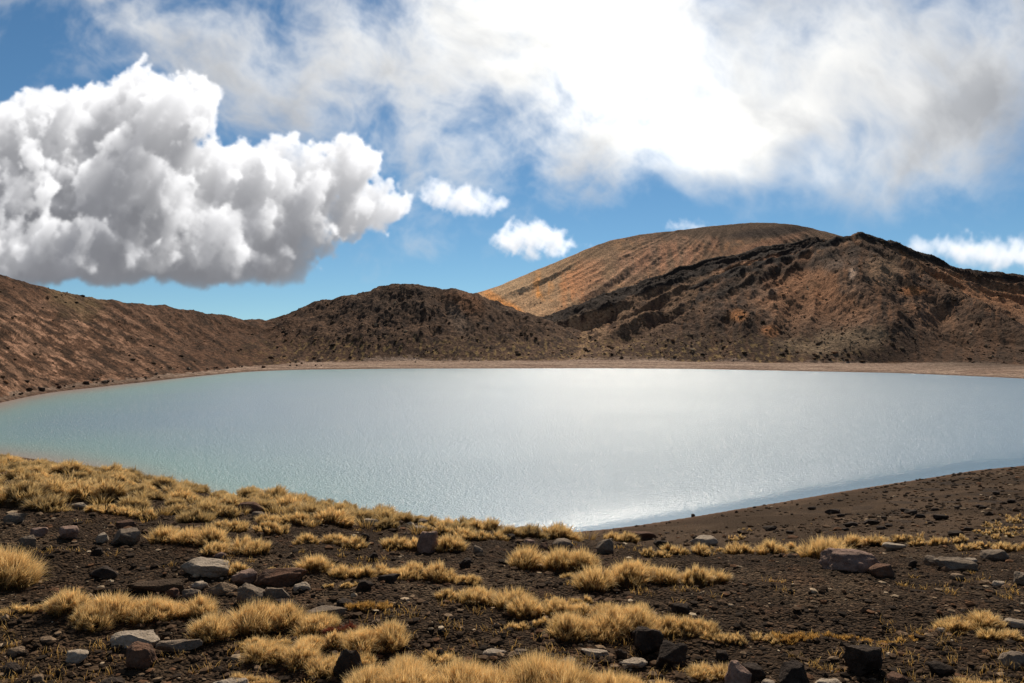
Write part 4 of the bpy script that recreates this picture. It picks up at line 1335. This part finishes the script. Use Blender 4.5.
# red cushion plant
x, y, z = hit(340, 636)
bd, th = tussock_parts(.24, .16, .075, 77, lambda a, b_: terrain(x + a, y + .05 + b_) - z, 1000, width=.005, warm=np.array([.22, .075, .07]), upright=.2)
e = link('cushion_plant', None, None, (x, y + .05, z), None, 'low dark red cushion plant beside the half-buried grey slab', 'plant')
link('foliage', mesh_np('foliage', bd[0], bd[1], M_blade, bd[2]), e)
link('stem_mound', mesh_np('stem_mound', th[0], th[1], M_thatch, None, True), e)

# tussocks of the slope: a few kinds, copied one by one
kinds = []
for i in range(12):
    w = [.34, .40, .46, .52, .66, .38, .48, .82, .32, .60, .42, .50][i]
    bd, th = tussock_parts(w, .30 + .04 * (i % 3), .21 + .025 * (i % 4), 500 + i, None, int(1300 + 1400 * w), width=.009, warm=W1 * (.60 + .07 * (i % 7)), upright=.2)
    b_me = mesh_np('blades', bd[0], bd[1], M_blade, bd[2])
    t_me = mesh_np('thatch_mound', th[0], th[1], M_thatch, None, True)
    e0 = bpy.data.objects.new('tussock', None)
    c1, c2 = bpy.data.objects.new('blades', b_me), bpy.data.objects.new('thatch_mound', t_me)
    kinds.append((e0, (c1, c2)))


def put_kind(i, x, y, s, label, grp, rot=0.0):
    e0, ch = kinds[i]
    e = e0.copy()
    COL.objects.link(e)
    gx = (ground_z(x + .2, y) - ground_z(x - .2, y)) / .4
    gy = (ground_z(x, y + .2) - ground_z(x, y - .2)) / .4
    e.location = (x, y, ground_z(x, y) - .01)
    e.rotation_euler = (math.atan(gy), -math.atan(gx), rot)
    e.scale = (s, s, s)
    e['label'], e['category'], e['group'] = label, 'tussock grass', grp
    for c_ in ch:
        d_ = c_.copy()
        d_.parent = e
        COL.objects.link(d_)
    return e


rs = random.Random(12)
placed = [(r_[0], r_[1], r_[2]) for r_ in ROCKS]
cnt = 0
tries = 0
field = []
while cnt < 185 and tries < 9000:
    tries += 1
    px = rs.uniform(-30, 640)
    y = rs.uniform(8.0, 23.5)
    u = (px - 512) / F
    crest = float(tab(u, KNOLL, 2))
    x = u * y
    z = ground_z(x, y)
    row = HOR + F * (CAMZ - z) / y
    lowr = np.interp(px, [-30, 60, 130, 180, 300, 420, 520, 640], [506, 508, 512, 524, 522, 532, 540, 546])
    if row > lowr or y > crest * 1.13:
        continue
    pth = perlin(np.array([x * .45]), np.array([y * .35]), 7)[0]
    if pth > .30 and px > 40:
        continue
    ok = True
    for (a, b_, r_) in placed:
        if (a - x) ** 2 + ((b_ - y) * 1.0) ** 2 < (r_ * .8 + .31) ** 2:
            ok = False
            break
    if not ok:
        continue
    placed.append((x, y, .30))
    field.append((px, row))
    ctr = rs.choice([.62, .75, .85, .95, 1.1]) * rs.uniform(.9, 1.1) * (1.0 if px < 330 else .9)
    reg = ('left part' if px < 170 else 'middle part' if px < 380 else 'right part')
    where = {'left part': 'golden tussock in the dense field on the left slope above the flat rocks',
             'middle part': 'golden tussock in the field on the middle of the slope, above the long golden mats',
             'right part': 'golden tussock in the thin row dotted along the brow above the lake shore'}[reg]
    put_kind(rs.randrange(12), x, y, ctr, where, {'left part': 'tussocks of the left slope', 'middle part': 'tussocks of the middle slope', 'right part': 'tussocks along the brow'}[reg], rs.uniform(-.5, .5))
    cnt += 1

# far tussocks at the right end of the dark slope, small in the picture
cnt = 0
far_me = []
for i in range(3):
    bd, th = tussock_parts(.5, .45, .32, 700 + i, None, 160, width=.035, warm=W1 * .9, lumps=1, upright=.2)
    far_me.append(mesh_np('tussock', np.concatenate([bd[0], th[0]]), np.concatenate([bd[1], th[1] + len(bd[0])]), M_blade,
                          np.concatenate([bd[2], np.tile(C_MID * .6, (len(th[0]), 1))])))
while cnt < 42:
    px, row = rs.uniform(950, 1050), rs.uniform(514, 541)
    if row < 546 - (px - 940) * .42 or rs.random() < .1:
        continue
    x, y, z = hit(px, row)
    if y < 14:
        continue
    o = link('tussock', rs.choice(far_me), None, (x, y, z - .03), (0, 0, rs.uniform(0, 6)), 'small yellow tussock in the patch on the dark slope at the right edge', 'tussock grass', 'far tussock patch on the dark slope')
    s = rs.uniform(.5, 1.0)
    o.scale = (s, s, s)
    cnt += 1

# wisps of short dry grass between the stones
n = 900
x_, y_ = gravel_points(n, -60, 1090, 480, 700)
m_ = fbm(x_ * .5, y_ * .5, 3, 161) > .02
x_, y_ = x_[m_], y_[m_]
rep = 16
X = np.repeat(x_, rep) + rg.normal(0, .035, len(x_) * rep)
Y = np.repeat(y_, rep) + rg.normal(0, .03, len(y_) * rep)
Z = terrain(X, Y)
n = len(X)
V, Fc, T = blades(X, Y, Z - .003, rg.normal(0, 1, n), rg.normal(0, 1, n), rg.uniform(.2, 1.2, n), rg.uniform(.02, .07, n), Y / F * .5, rg, np.array([1.0, .85, .6]))
link('dry_grass', mesh_np('dry_grass', V, Fc, M_blade, T), kind='stuff')['label'] = 'wisps of short dry grass between the stones'

n = 600
px_ = rg.uniform(-40, 640, n)
yy = rg.uniform(8.5, 22.5, n)
uu = (px_ - 512) / F
xx = uu * yy
zz = terrain(xx, yy)
row_ = HOR + F * (CAMZ - zz) / yy
lowr = np.interp(px_, [-30, 60, 130, 180, 300, 420, 520, 640], [506, 508, 512, 524, 522, 532, 540, 546])
ok = (row_ < lowr + 4) & (yy < tab(uu, KNOLL, 2) * 1.12) & (perlin(xx * .45, yy * .35, 7) < .34) & (rg.random(n) < np.clip(1.3 - np.maximum(px_, 0) / 480, .1, 1))
for (a_x, a_y, a_r) in placed[:len(ROCKS)]:
    ok &= (xx - a_x) ** 2 + (yy - a_y) ** 2 > (a_r * .8) ** 2
xx, yy = xx[ok], yy[ok]
rep = 60
tw = rg.uniform(.05, .13, len(xx))
ang, rad = rg.uniform(0, 6.28, len(xx) * rep), np.sqrt(rg.random(len(xx) * rep))
X = np.repeat(xx, rep) + np.cos(ang) * rad * np.repeat(tw, rep)
Y = np.repeat(yy, rep) + np.sin(ang) * rad * np.repeat(tw, rep)
Z = terrain(X, Y)
n = len(X)
V, Fc, T = blades(X, Y, Z - .003, np.cos(ang) + rg.normal(0, .4, n), np.sin(ang) + rg.normal(0, .4, n), np.clip(.15 + rad * .8 + rg.normal(0, .15, n), 0, 1.4),
                  np.repeat(tw, rep) * rg.uniform(.9, 1.6, n), Y / F * .5, rg, W1 * .8)
link('short_grass', mesh_np('short_grass', V, Fc, M_blade, T), kind='stuff')['label'] = 'low carpet of short golden grass filling the left slope between the tussocks'
